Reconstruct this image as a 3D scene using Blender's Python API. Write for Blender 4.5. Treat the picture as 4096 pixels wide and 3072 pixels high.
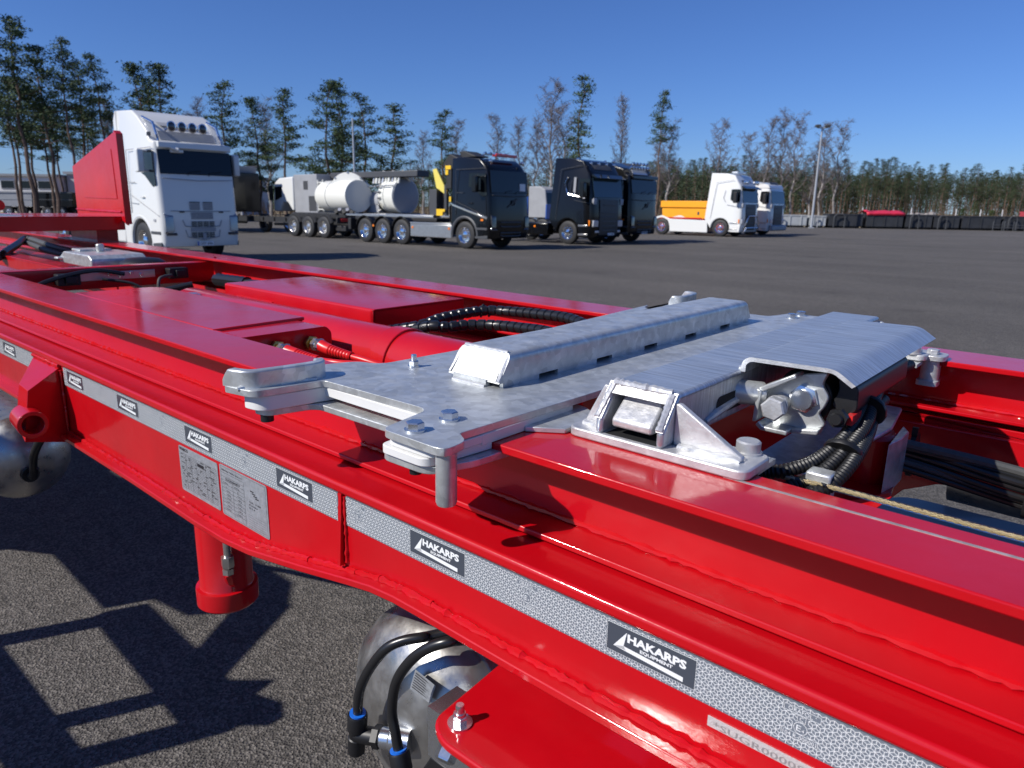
import bpy, bmesh, math, random
from mathutils import Vector, Matrix
random.seed(11)
R = math.radians
S = bpy.context.scene
COL = S.collection
for o in list(bpy.data.objects):
    bpy.data.objects.remove(o)

# ------------------------------------------------------------------ camera, sky, sun, exposure
CAM = Vector((0.0, 0.0, 1.55))
CR = Matrix(((0.756895, -0.167819, 0.631623), (0.653375, 0.172782, -0.737054), (0.014558, 0.970558, 0.240426)))
cd = bpy.data.cameras.new('camera'); cam = bpy.data.objects.new('camera', cd); COL.objects.link(cam)
cam.matrix_world = Matrix.Translation(CAM) @ CR.to_4x4()
cd.sensor_width = 36.0; cd.lens = 36.0 * 2850.0 / 4096.0
cd.clip_start = 0.05; cd.clip_end = 6000.0
cd.dof.use_dof = True; cd.dof.focus_distance = 1.25; cd.dof.aperture_fstop = 8.5
S.camera = cam

L = Vector((0.52, 1.15, -1.0)).normalized()      # direction the sunlight travels
SUN_EL = math.asin(-L.z); SUN_AZ = math.atan2(-L.x, -L.y)
w = bpy.data.worlds.new('World'); S.world = w; w.use_nodes = True
nt = w.node_tree; bg = nt.nodes['Background']
sky = nt.nodes.new('ShaderNodeTexSky'); sky.sky_type = 'NISHITA'; sky.sun_disc = False
sky.sun_elevation = SUN_EL; sky.sun_rotation = SUN_AZ
sky.altitude = 100.0; sky.air_density = 1.0; sky.dust_density = 0.08; sky.ozone_density = 6.0
tint = nt.nodes.new('ShaderNodeMix'); tint.data_type = 'RGBA'; tint.blend_type = 'MULTIPLY'; tint.inputs[0].default_value = 1.0
tint.inputs[7].default_value = (1.0, 1.30, 1.98, 1.0)          # camera white balance and saturation, the same in every direction
nt.links.new(sky.outputs[0], tint.inputs[6]); nt.links.new(tint.outputs[2], bg.inputs['Color']); bg.inputs['Strength'].default_value = 0.05
sl = bpy.data.lights.new('sun', 'SUN'); sl.energy = 5.0; sl.angle = R(0.53); sl.color = (1.0, 0.955, 0.89)
sun = bpy.data.objects.new('sun', sl); COL.objects.link(sun)
sun.rotation_mode = 'QUATERNION'; sun.rotation_quaternion = L.to_track_quat('-Z', 'Y')
S.view_settings.view_transform = 'Standard'; S.view_settings.look = 'None'
S.view_settings.exposure = 0.12; S.view_settings.gamma = 1.0; S.view_settings.use_curve_mapping = False

# ------------------------------------------------------------------ materials
MATS = {}
def mat(name, base, rough=0.5, metal=0.0, coat=0.0, coat_r=0.05, var=0.0, vscale=8.0, bump=0.0, bscale=60.0,
        rvar=0.0, voro=0.0, voscale=60.0, trans=0.0, spec=0.5, stretch=None, emit=0.0):
    m = bpy.data.materials.new(name); m.use_nodes = True; MATS[name] = m
    t = m.node_tree; b = t.nodes['Principled BSDF']
    b.inputs['Base Color'].default_value = (*base, 1); b.inputs['Roughness'].default_value = rough
    b.inputs['Metallic'].default_value = metal; b.inputs['Coat Weight'].default_value = coat
    b.inputs['Coat Roughness'].default_value = coat_r; b.inputs['Transmission Weight'].default_value = trans
    b.inputs['Specular IOR Level'].default_value = spec
    if emit:
        b.inputs['Emission Color'].default_value = (*base, 1); b.inputs['Emission Strength'].default_value = emit
    tc = t.nodes.new('ShaderNodeTexCoord'); vec = tc.outputs['Object']
    if stretch:
        mp = t.nodes.new('ShaderNodeMapping'); mp.inputs['Scale'].default_value = stretch
        t.links.new(vec, mp.inputs['Vector']); vec = mp.outputs[0]
    def noise(sc, det=5.0, rg=0.6):
        n = t.nodes.new('ShaderNodeTexNoise'); n.inputs['Scale'].default_value = sc
        n.inputs['Detail'].default_value = det; n.inputs['Roughness'].default_value = rg
        t.links.new(vec, n.inputs['Vector']); return n.outputs[0]
    def mrange(s, a, c, lo=0.3, hi=0.7):
        r = t.nodes.new('ShaderNodeMapRange'); r.inputs[1].default_value = lo; r.inputs[2].default_value = hi
        r.inputs[3].default_value = a; r.inputs[4].default_value = c; t.links.new(s, r.inputs[0]); return r.outputs[0]
    def mult(a, c):
        x = t.nodes.new('ShaderNodeMath'); x.operation = 'MULTIPLY'; t.links.new(a, x.inputs[0]); t.links.new(c, x.inputs[1]); return x.outputs[0]
    fac = None
    if var: fac = mrange(noise(vscale), 1 - var, 1 + var)
    if voro:
        vn = t.nodes.new('ShaderNodeTexVoronoi'); vn.inputs['Scale'].default_value = voscale
        t.links.new(vec, vn.inputs['Vector'])
        sp = t.nodes.new('ShaderNodeSeparateColor'); t.links.new(vn.outputs['Color'], sp.inputs[0])
        f2 = mrange(sp.outputs[0], 1 - voro, 1 + voro, 0, 1)
        fac = f2 if fac is None else mult(fac, f2)
    if fac is not None:
        mx = t.nodes.new('ShaderNodeVectorMath'); mx.operation = 'SCALE'
        mx.inputs[0].default_value = base; t.links.new(fac, mx.inputs['Scale'])
        t.links.new(mx.outputs[0], b.inputs['Base Color'])
    if rvar:
        rn = mrange(noise(vscale * 1.7), rough - rvar, rough + rvar); t.links.new(rn, b.inputs['Roughness'])
        if coat:
            cn = mrange(noise(vscale * 0.6), coat_r, coat_r + rvar); t.links.new(cn, b.inputs['Coat Roughness'])
    if bump:
        bp = t.nodes.new('ShaderNodeBump'); bp.inputs['Strength'].default_value = bump; bp.inputs['Distance'].default_value = 0.002
        t.links.new(noise(bscale, 3.0), bp.inputs['Height']); t.links.new(bp.outputs[0], b.inputs['Normal'])
        if coat: t.links.new(bp.outputs[0], b.inputs['Coat Normal'])
    return m

RED = mat('red_paint', (0.47, 0.0012, 0.006), 0.5, coat=0.85, coat_r=0.05, rvar=0.13, vscale=5, bump=0.10, bscale=45, var=0.07, spec=0.15)
GALV = mat('galvanized_steel', (0.54, 0.56, 0.56), 0.38, 0.60, var=0.16, vscale=26, voro=0.13, voscale=60, rvar=0.10, bump=0.10, bscale=120)
GALVB = mat('bright_galvanized_steel', (0.56, 0.565, 0.57), 0.46, 0.60, var=0.16, vscale=40, rvar=0.12, bump=0.30, bscale=160)
GALVS = mat('streaked_galvanized_steel', (0.48, 0.52, 0.56), 0.38, 0.65, var=0.30, vscale=16, rvar=0.10, bump=0.12, bscale=60, stretch=(0.7, 11.0, 1.0))
ZINC = mat('zinc_bolt', (0.62, 0.65, 0.68), 0.25, 0.95, bump=0.05, bscale=200)
BRASS = mat('brass', (0.55, 0.36, 0.10), 0.3, 0.95)
ALU = mat('tank_aluminium', (0.44, 0.435, 0.42), 0.36, 0.92, var=0.10, vscale=14, rvar=0.14, bump=0.10, bscale=60)
WHITEP = mat('white_plastic', (0.66, 0.66, 0.645), 0.45, var=0.03, bump=0.05, bscale=90)
BLACKP = mat('black_plastic', (0.008, 0.008, 0.009), 0.46, bump=0.06, bscale=120)
RUBBER = mat('black_rubber', (0.020, 0.020, 0.021), 0.62, var=0.15)
HOSEB = mat('hose_black', (0.013, 0.013, 0.014), 0.30)
GREYH = mat('grey_hose_sleeve', (0.060, 0.062, 0.062), 0.6, var=0.15, vscale=60)
REDH = mat('red_hose', (0.62, 0.012, 0.014), 0.35)
BLUE = mat('blue_plastic', (0.01, 0.14, 0.62), 0.4)
DARKP = mat('dark_steel_plate', (0.030, 0.036, 0.055), 0.35, coat=0.3)
RECSHADE = mat('painted_recess_shade', (0.006, 0.006, 0.007), 0.8)  # near-black that paints the shade inside hollows and holes
CLEAR = mat('clear_tube', (0.92, 0.91, 0.88), 0.05, trans=1.0)
YCABLE = mat('yellow_cable', (0.66, 0.54, 0.30), 0.5)
TAPE = mat('tape_film', (0.15, 0.175, 0.21), 0.28, coat=0.3)
TAPEW = mat('tape_white_print', (0.74, 0.77, 0.78), 0.35)
LABELD = mat('label_film', (0.055, 0.066, 0.085), 0.25, coat=0.35)
DATAP = mat('data_plate_film', (0.34, 0.36, 0.39), 0.38, 0.35, var=0.18, vscale=120)
INK = mat('black_ink', (0.02, 0.02, 0.025), 0.5)
SILVINK = mat('stamped_silver', (0.58, 0.56, 0.55), 0.4, 0.25, bump=0.6, bscale=300)
TWHITE = mat('truck_white', (0.70, 0.705, 0.68), 0.35, coat=0.7, coat_r=0.03)
TBLACK = mat('truck_black', (0.004, 0.0042, 0.005), 0.22, coat=0.25, coat_r=0.02, spec=0.3)
TGREY = mat('truck_dark_grey', (0.055, 0.058, 0.064), 0.5)
CHASS = mat('chassis_black', (0.016, 0.016, 0.017), 0.6, var=0.2)
CHROME = mat('chrome', (0.80, 0.80, 0.80), 0.10, 1.0)
STEELB = mat('brushed_stainless', (0.58, 0.57, 0.55), 0.28, 0.9, var=0.1)
GLASS = mat('dark_cab_glass', (0.006, 0.008, 0.010), 0.04, spec=0.4)
GLASSL = mat('pale_cab_glass', (0.03, 0.055, 0.07), 0.05, spec=0.5)
GRILLE = mat('grille_mesh', (0.045, 0.048, 0.052), 0.5)
WGRILLE = mat('pale_grille_slat', (0.42, 0.43, 0.44), 0.5)
LAMPG = mat('lamp_glass', (0.55, 0.57, 0.60), 0.1, 0.3, coat=1.0)
LAMPD = mat('dark_lamp_glass', (0.03, 0.03, 0.035), 0.08, coat=1.0)
AMBER = mat('amber_lens', (0.85, 0.22, 0.01), 0.3, coat=0.6)
REDL = mat('red_lens', (0.6, 0.02, 0.02), 0.3, coat=0.6)
YEL = mat('yellow_paint', (0.80, 0.50, 0.02), 0.4)
YELP = mat('pale_yellow_panel', (0.72, 0.60, 0.12), 0.45)
ORANGE = mat('orange_paint', (0.86, 0.35, 0.006), 0.45, var=0.06, vscale=3)
TANKW = mat('tank_white', (0.74, 0.74, 0.68), 0.4, coat=0.3)
TANKSHADE = mat('tank_end_shade', (0.30, 0.31, 0.33), 0.45)  # white tank's end, its shade put into the colour
GREYB = mat('grey_body', (0.30, 0.31, 0.33), 0.5, var=0.08, vscale=2)
BLUEP = mat('truck_blue', (0.02, 0.09, 0.38), 0.4, coat=0.5)
CONTD = mat('container_dark', (0.030, 0.032, 0.036), 0.55, var=0.25, vscale=1.5)
CONTG = mat('container_grey', (0.36, 0.38, 0.39), 0.55, var=0.12, vscale=1.5)
CONTR = mat('container_red', (0.42, 0.045, 0.06), 0.55, var=0.15, vscale=1.5)
TARP = mat('red_tarpaulin', (0.62, 0.02, 0.05), 0.5)
PLATEW = mat('plate_white', (0.72, 0.73, 0.75), 0.4)
POLE = mat('galvanized_pole', (0.42, 0.44, 0.46), 0.5, 0.5)
WALLW = mat('building_white', (0.62, 0.63, 0.64), 0.7, var=0.06, vscale=0.5)
WALLG = mat('building_grey', (0.22, 0.24, 0.27), 0.7)
BARK = mat('pine_bark', (0.115, 0.075, 0.055), 0.9, var=0.35, vscale=3)
BARKB = mat('birch_bark', (0.26, 0.24, 0.225), 0.85, var=0.5, vscale=2.2)
TWIG = mat('birch_twig', (0.150, 0.130, 0.130), 0.9)
DRY = mat('dry_scrub', (0.17, 0.12, 0.07), 0.9, var=0.3, vscale=2)

def leaf_mat(name, base):
    m = mat(name, base, 0.75, var=0.45, vscale=0.9, spec=0.25); return m
NEEDLE = leaf_mat('pine_needles', (0.056, 0.086, 0.036))
NEEDLE2 = leaf_mat('far_pine_needles', (0.042, 0.062, 0.030))
SPRUCE = leaf_mat('spruce_needles', (0.050, 0.075, 0.025))

EMBOSS = mat('embossed_grey', (0.30, 0.29, 0.29), 0.45, 0.2)
SCUFF = mat('worn_grey_strip', (0.36, 0.33, 0.33), 0.5, 0.2, var=0.3, vscale=60)
def asphalt():
    m = bpy.data.materials.new('asphalt'); m.use_nodes = True; t = m.node_tree; b = t.nodes['Principled BSDF']
    tc = t.nodes.new('ShaderNodeTexCoord'); v = tc.outputs['Object']
    def nz(sc, det, rg=0.6):
        n = t.nodes.new('ShaderNodeTexNoise'); n.inputs['Scale'].default_value = sc; n.inputs['Detail'].default_value = det
        n.inputs['Roughness'].default_value = rg; t.links.new(v, n.inputs['Vector']); return n.outputs[0]
    def mr(s, a, c, lo, hi):
        r = t.nodes.new('ShaderNodeMapRange'); r.inputs[1].default_value = lo; r.inputs[2].default_value = hi
        r.inputs[3].default_value = a; r.inputs[4].default_value = c; t.links.new(s, r.inputs[0]); return r.outputs[0]
    def ma(op, a, c):
        x = t.nodes.new('ShaderNodeMath'); x.operation = op
        for i, q in enumerate((a, c)):
            if isinstance(q, (int, float)): x.inputs[i].default_value = q
            else: t.links.new(q, x.inputs[i])
        return x.outputs[0]
    vo = t.nodes.new('ShaderNodeTexVoronoi'); vo.inputs['Scale'].default_value = 125.0; t.links.new(v, vo.inputs['Vector'])
    sp = t.nodes.new('ShaderNodeSeparateColor'); t.links.new(vo.outputs['Color'], sp.inputs[0])
    stone = mr(sp.outputs[0], 0.62, 1.65, 0.25, 1.0)
    patch = mr(nz(0.18, 6, 0.65), 0.82, 1.16, 0.3, 0.7)
    mp = t.nodes.new('ShaderNodeMapping'); mp.inputs['Rotation'].default_value = (0, 0, 0.55); mp.inputs['Scale'].default_value = (0.03, 0.45, 1)
    t.links.new(v, mp.inputs['Vector'])
    n2 = t.nodes.new('ShaderNodeTexNoise'); n2.inputs['Scale'].default_value = 1.0; n2.inputs['Detail'].default_value = 5; t.links.new(mp.outputs[0], n2.inputs['Vector'])
    track = mr(n2.outputs[0], 0.90, 1.06, 0.38, 0.6)
    fine = mr(nz(9.0, 8, 0.7), 0.8, 1.2, 0.3, 0.7)
    st = nz(0.55, 2, 0.4); stain = mr(st, 0.72, 1.0, 0.24, 0.33)
    f = ma('MULTIPLY', ma('MULTIPLY', ma('MULTIPLY', stone, patch), ma('MULTIPLY', track, fine)), stain)
    vm = t.nodes.new('ShaderNodeVectorMath'); vm.operation = 'SCALE'; vm.inputs[0].default_value = (0.104, 0.095, 0.085)
    t.links.new(f, vm.inputs['Scale']); t.links.new(vm.outputs[0], b.inputs['Base Color'])
    b.inputs['Roughness'].default_value = 0.88; b.inputs['Specular IOR Level'].default_value = 0.3
    bp = t.nodes.new('ShaderNodeBump'); bp.inputs['Strength'].default_value = 0.9; bp.inputs['Distance'].default_value = 0.006
    h = ma('ADD', vo.outputs['Distance'], ma('MULTIPLY', nz(160, 3), 0.5))
    t.links.new(h, bp.inputs['Height']); t.links.new(bp.outputs[0], b.inputs['Normal'])
    return m
ASPH = asphalt()
FIELD = mat('dry_grass_field', (0.22, 0.165, 0.085), 0.95, var=0.4, vscale=0.08)

# ------------------------------------------------------------------ mesh helpers
OFF = {}
class MB:
    def __init__(s): s.v = []; s.f = []; s.mi = []; s.k = 0
    def add(s, vs, fs):
        b = len(s.v); s.v += [Vector(q) for q in vs]
        s.f += [tuple(b + i for i in q) for q in fs]; s.mi += [s.k] * len(fs); return s
    def box(s, x0, x1, y0, y1, z0, z1):
        return s.add([(x0, y0, z0), (x1, y0, z0), (x1, y1, z0), (x0, y1, z0), (x0, y0, z1), (x1, y0, z1), (x1, y1, z1), (x0, y1, z1)],
                     [(0, 3, 2, 1), (4, 5, 6, 7), (0, 1, 5, 4), (1, 2, 6, 5), (2, 3, 7, 6), (3, 0, 4, 7)])
    def prism(s, poly, a, b, ax='y'):
        n = len(poly)
        def p(u, v, w): return {'y': (u, w, v), 'x': (w, u, v), 'z': (u, v, w)}[ax]
        vs = [p(u, v, a) for u, v in poly] + [p(u, v, b) for u, v in poly]
        fs = [tuple(range(n)), tuple(range(2 * n - 1, n - 1, -1))] + [(i, i + n, (i + 1) % n + n, (i + 1) % n) for i in range(n)]
        return s.add(vs, fs)
    def tube(s, pts, r, n=12, caps=True, rf=None):
        pts = [Vector(p) for p in pts]; m = len(pts); rings = []
        up = Vector((0, 0, 1))
        d0 = (pts[1] - pts[0]).normalized()
        if abs(d0.dot(up)) > 0.95: up = Vector((1, 0, 0))
        nrm = (up - d0 * up.dot(d0)).normalized()
        for i, p in enumerate(pts):
            d = (pts[min(i + 1, m - 1)] - pts[max(i - 1, 0)]).normalized()
            nrm = (nrm - d * nrm.dot(d)).normalized(); bi = d.cross(nrm)
            rr = rf(i) if rf else (r[i] if isinstance(r, (list, tuple)) else r)
            rings.append([p + (nrm * math.cos(2 * math.pi * j / n) + bi * math.sin(2 * math.pi * j / n)) * rr for j in range(n)])
        vs = [q for rg in rings for q in rg]
        fs = [(i * n + j, i * n + (j + 1) % n, (i + 1) * n + (j + 1) % n, (i + 1) * n + j) for i in range(m - 1) for j in range(n)]
        if caps: fs += [tuple(range(n - 1, -1, -1)), tuple((m - 1) * n + j for j in range(n))]
        return s.add(vs, fs)
    def cyl(s, p, q, r, n=20, r2=None): return s.tube([p, q], [r, r if r2 is None else r2], n)
    def lathe(s, prof, o, d, n=32, closed=False, caps=True):
        o = Vector(o); d = Vector(d).normalized()
        a = Vector((0, 0, 1)) if abs(d.z) < 0.9 else Vector((1, 0, 0))
        u = (a - d * a.dot(d)).normalized(); v = d.cross(u); vs = []
        for r, h in prof:
            for j in range(n):
                t = 2 * math.pi * j / n; vs.append(o + d * h + (u * math.cos(t) + v * math.sin(t)) * max(r, 1e-4))
        m = len(prof)
        fs = [(i * n + j, i * n + (j + 1) % n, (i + 1) * n + (j + 1) % n, (i + 1) * n + j) for i in range(m - 1) for j in range(n)]
        if closed: fs += [((m - 1) * n + j, (m - 1) * n + (j + 1) % n, (j + 1) % n, j) for j in range(n)]
        elif caps: fs += [tuple(range(n - 1, -1, -1)), tuple((m - 1) * n + j for j in range(n))]
        return s.add(vs, fs)
    def hexn(s, c, d, r, h, n=6, rot=0.3):
        d = Vector(d).normalized(); a = Vector((0, 0, 1)) if abs(d.z) < 0.9 else Vector((1, 0, 0))
        u = (a - d * a.dot(d)).normalized(); v = d.cross(u); c = Vector(c); vs = []
        for k, (rr, hh) in enumerate(((r, 0), (r, h * 0.86), (r * 0.86, h))):
            for j in range(n):
                t = 2 * math.pi * j / n + rot; vs.append(c + d * hh + (u * math.cos(t) + v * math.sin(t)) * rr)
        fs = [tuple(range(n - 1, -1, -1)), tuple(2 * n + j for j in range(n))] + [(i * n + j, i * n + (j + 1) % n, (i + 1) * n + (j + 1) % n, (i + 1) * n + j) for i in range(2) for j in range(n)]
        return s.add(vs, fs)
    def build(s, name, mats, parent=None, bevel=0.0, seg=2, smooth=35, fix=True, kind=None, label=None):
        me = bpy.data.meshes.new(name); off = OFF.get(parent.name if parent else '', None)
        vs = [v - off for v in s.v] if off is not None else s.v
        me.from_pydata([tuple(v) for v in vs], [], s.f)
        if not isinstance(mats, (list, tuple)): mats = [mats]
        for m in mats: me.materials.append(m)
        if len(mats) > 1: me.polygons.foreach_set('material_index', s.mi)
        if fix:
            bm = bmesh.new(); bm.from_mesh(me); bmesh.ops.recalc_face_normals(bm, faces=bm.faces); bm.to_mesh(me); bm.free()
        if smooth:
            me.polygons.foreach_set('use_smooth', [True] * len(me.polygons)); me.set_sharp_from_angle(angle=R(smooth))
        me.update()
        o = bpy.data.objects.new(name, me); COL.objects.link(o)
        if parent:
            o.parent = parent
            if off is not None: OFF[o.name] = off
        if bevel:
            md = o.modifiers.new('bevel', 'BEVEL'); md.width = bevel; md.segments = seg; md.limit_method = 'ANGLE'; md.angle_limit = R(32)
        if kind: o['kind'] = kind
        if label: o['label'] = label
        return o

def tag(o, label, cat, group=None):
    o['label'] = label; o['category'] = cat
    if group: o['group'] = group
    return o
def thing(name, label, cat, loc=(0, 0, 0), rz=0.0, group=None):
    o = bpy.data.objects.new(name, None); COL.objects.link(o); o.empty_display_size = 0.2
    o.location = loc; o.rotation_euler = (0, 0, rz); return tag(o, label, cat, group)
# trailer frame: coordinates measured from the lens along / across / up the trailer; the trailer stands 0.7 degrees off level
MT = Matrix(((0.999929, 4.0e-05, 0.011894), (0.0, 0.999994, -0.003369), (-0.011894, 0.003369, 0.999924))).to_4x4()
def tthing(name, label, cat, base, group=None):
    o = bpy.data.objects.new(name, None); COL.objects.link(o); o.empty_display_size = 0.2
    base = Vector(base); o.matrix_world = Matrix.Translation(CAM) @ MT @ Matrix.Translation(base); OFF[o.name] = base
    return tag(o, label, cat, group)
def dup(root, loc, rz, label=None, scale=None):
    r = root.copy(); COL.objects.link(r); r.location = loc; r.rotation_euler = (0, 0, rz)
    if scale: r.scale = scale
    if label: r['label'] = label
    for ch in list(root.children):
        c = ch.copy(); COL.objects.link(c); c.parent = r
        for g in ch.children:
            q = g.copy(); COL.objects.link(q); q.parent = c
    return r
def rrect(x0, x1, y0, y1, r, n=4):
    out = []
    for cx, cy, a in ((x1 - r, y0 + r, -90), (x1 - r, y1 - r, 0), (x0 + r, y1 - r, 90), (x0 + r, y0 + r, 180)):
        for i in range(n + 1):
            t = R(a + 90 * i / n); out.append((cx + r * math.cos(t), cy + r * math.sin(t)))
    return out
def rpoly(pts, rad, n=4):
    out = []; m = len(pts)
    for i in range(m):
        p = Vector(pts[i]).to_2d() if len(pts[i]) == 2 else Vector(pts[i][:2]); r = pts[i][2] if len(pts[i]) > 2 else rad
        a = Vector(pts[i - 1][:2]); b = Vector(pts[(i + 1) % m][:2])
        da = (a - p); db = (b - p); la, lb = da.length, db.length; r = min(r, la * 0.45, lb * 0.45)
        if r < 1e-5: out.append(tuple(p)); continue
        q0 = p + da.normalized() * r; q2 = p + db.normalized() * r
        for k in range(n + 1):
            t = k / n; q = q0 * (1 - t) ** 2 + p * 2 * t * (1 - t) + q2 * t * t; out.append(tuple(q))
    return out
def spline(pts, n=8):
    P = [Vector(p) for p in pts]; out = []
    for i in range(len(P) - 1):
        p0 = P[max(i - 1, 0)]; p1 = P[i]; p2 = P[i + 1]; p3 = P[min(i + 2, len(P) - 1)]
        for k in range(n):
            t = k / n
            out.append(0.5 * ((2 * p1) + (p2 - p0) * t + (2 * p0 - 5 * p1 + 4 * p2 - p3) * t * t + (3 * p1 - p0 - 3 * p2 + p3) * t ** 3))
    out.append(P[-1]); return out
def resample(pts, step):
    out = [pts[0]]; acc = 0.0
    for a, b in zip(pts, pts[1:]):
        d = (b - a).length
        if d < 1e-9: continue
        t = step - acc
        while t <= d: out.append(a + (b - a) * (t / d)); t += step
        acc = d - (t - step)
    return out
def weld(mb, a, b, r, step=0.006, jit=0.35):
    a = Vector(a); b = Vector(b); n = max(3, int((b - a).length / step)); pts = []; rs = []
    for i in range(n + 1):
        pts.append(a.lerp(b, i / n) + Vector((0, random.uniform(-1, 1), random.uniform(-1, 1))) * r * jit * 0.4)
        rs.append(r * random.uniform(1 - jit, 1 + jit))
    mb.tube(pts, rs, 7)
TXT = {}
def text2d(body, bold=0.0):
    key = (body, bold)
    if key in TXT: return TXT[key]
    c = bpy.data.curves.new('text', 'FONT'); c.body = body; c.size = 1.0; c.offset = bold; c.resolution_u = 2
    o = bpy.data.objects.new('text', c); COL.objects.link(o)
    bpy.context.view_layer.update()
    me = bpy.data.meshes.new_from_object(o.evaluated_get(bpy.context.evaluated_depsgraph_get()))
    vs = [(v.co.x, v.co.y) for v in me.vertices]; fs = [tuple(p.vertices) for p in me.polygons]
    bpy.data.objects.remove(o); bpy.data.curves.remove(c); bpy.data.meshes.remove(me)
    x0 = min(v[0] for v in vs); x1 = max(v[0] for v in vs); y0 = min(v[1] for v in vs); y1 = max(v[1] for v in vs)
    TXT[key] = (vs, fs, x0, x1, y0, y1); return TXT[key]
def put_text(mb, body, o, u, v, width=None, height=None, bold=0.0):
    """letters with their lower-left at o, running along u, upright along v, fitted to width x height"""
    vs, fs, x0, x1, y0, y1 = text2d(body, bold); o = Vector(o); u = Vector(u); v = Vector(v)
    sy = height / (y1 - y0); sx = width / (x1 - x0) if width else sy
    mb.add([o + u * ((a - x0) * sx) + v * ((b - y0) * sy) for a, b in vs], fs)

# ------------------------------------------------------------------ ground
g = MB(); g.add([(-3000, -3000, -0.004), (3000, -3000, -0.004), (3000, 3000, -0.004), (-3000, 3000, -0.004)], [(0, 1, 2, 3)])
g.build('grass_field', FIELD, kind='structure', fix=False)
g = MB(); yard = [(-160, -60), (90, -60), (90, 170), (14, 106), (-9, 91.5), (-28, 77.5), (-52, 62), (-75, 40), (-118, 12)]
g.add([(x, y, 0.0) for x, y in yard], [tuple(range(len(yard)))]); g.build('asphalt_yard', ASPH, kind='structure', fix=False)

# ------------------------------------------------------------------ the red trailer (coordinates along, across, up from the lens)
ZT = -0.3425; X0, X1 = -8.2, 1.3
TR = tthing('container_trailer', 'red trailer chassis with twin rails and reflective side tape filling the foreground', 'trailer', (-2.0, 1.4, -1.55))
def ibeam(yo, yi, sgn):
    """upper rail: outer edge yo, inner edge yi; sgn +1 when the outer edge faces the lens"""
    yc = (yo + yi) / 2; m = MB()
    a, b = min(yo, yi), max(yo, yi)
    m.box(X0, X1, a, b, ZT - 0.013, ZT)
    m.box(X0, X1, yc - 0.0045, yc + 0.0045, -0.4625, ZT - 0.0125)
    bw = 0.063
    m.box(X0, X1, yc - bw, yc + bw, -0.4715, -0.462)
    return m
m = ibeam(0.73, 0.876, 1); near_rail = m.build('upper_rail', RED, TR, bevel=0.0022)
m = ibeam(2.06, 1.89, -1); far_rail = m.build('upper_rail', RED, TR, bevel=0.0022)
# weld beads between rail web and its lower flange, and between the rail and the frame
for y0, s in ((0.7985, -1), (1.9705, -1)):
    m = MB(); weld(m, (-5.5, y0, -0.4585), (X1, y0, -0.4585), 0.0050, step=0.009); m.build('weld_bead', RED, TR)
m = MB(); m.box(-.352, X1, .8375, .8425, ZT - .0005, ZT + .0006); m.build('worn_strip', SCUFF, near_rail, smooth=0)
# main frame girders
prof = [(-2.36, -0.716), (-1.814, -0.717), (-1.481, -0.723), (-1.36, -0.7215), (-1.253, -0.711), (-1.067, -0.677), (-0.925, -0.648), (-0.86, -0.636), (-0.80, -0.631), (-0.733, -0.631), (-0.55, -0.634), (1.3, -0.637)]
for yo, dy in ((0.672, 1), (2.118, -1)):
    m = MB(); e = lambda d: yo + dy * d
    m.box(X0, X1, min(e(0), e(0.14)), max(e(0), e(0.14)), -0.495, -0.4748)
    top = MB()
    ft = top; top.box(X0, X1, min(e(0), e(0.14)), max(e(0), e(0.14)), -0.4945, -0.4748); top.build('frame_flange', RED, TR, bevel=0.006, seg=3)
    wb = MB(); wb.prism([(X0, -0.496)] + [(X0, -0.66), (-2.36, -0.66)] + prof + [(X1, -0.496)], e(0.010), e(0.022), 'y'); wb.build('frame_web', RED, TR)
    bf = MB()
    P = prof
    for (xa, za), (xb, zb) in zip(P, P[1:]):
        pass
    n = len(P); vs = []
    for x, z in P:
        for d in (-0.018, 0.09):
            vs += [(x, e(d), z), (x, e(d), z + 0.0135)]
    fs = []
    for i in range(n - 1):
        a = 4 * i; b = a + 4
        fs += [(a, b, b + 1, a + 1), (a + 2, a + 3, b + 3, b + 2), (a, a + 2, b + 2, b), (a + 1, b + 1, b + 3, a + 3)]
    fs += [(0, 1, 3, 2), (4 * n - 4, 4 * n - 2, 4 * n - 1, 4 * n - 3)]
    bf.add(vs, fs); bf.box(X0, -2.36, min(e(-0.018), e(0.09)), max(e(-0.018), e(0.09)), -0.672, -0.66)
    bf.build('bottom_flange', RED, TR, bevel=0.0022)
    if dy == 1:
        wd = MB()
        for (xa, za), (xb, zb) in zip(P, P[1:]): weld(wd, (xa, e(0.006), za + 0.0155), (xb, e(0.006), zb + 0.0155), 0.0055, step=0.008)
        wd.build('weld_bead', RED, TR)
        st = MB(); st.prism([(0.6815, -0.4955), (0.676, -0.4955), (0.668, -0.63), (0.6815, -0.63)], -0.966, -0.958, 'x'); weld(st, (-0.9545, 0.681, -0.50), (-0.9545, 0.681, -0.625), 0.004); weld(st, (-0.9695, 0.681, -0.50), (-0.9695, 0.681, -0.625), 0.004)
        st.build('web_stiffener', RED, TR)

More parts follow.
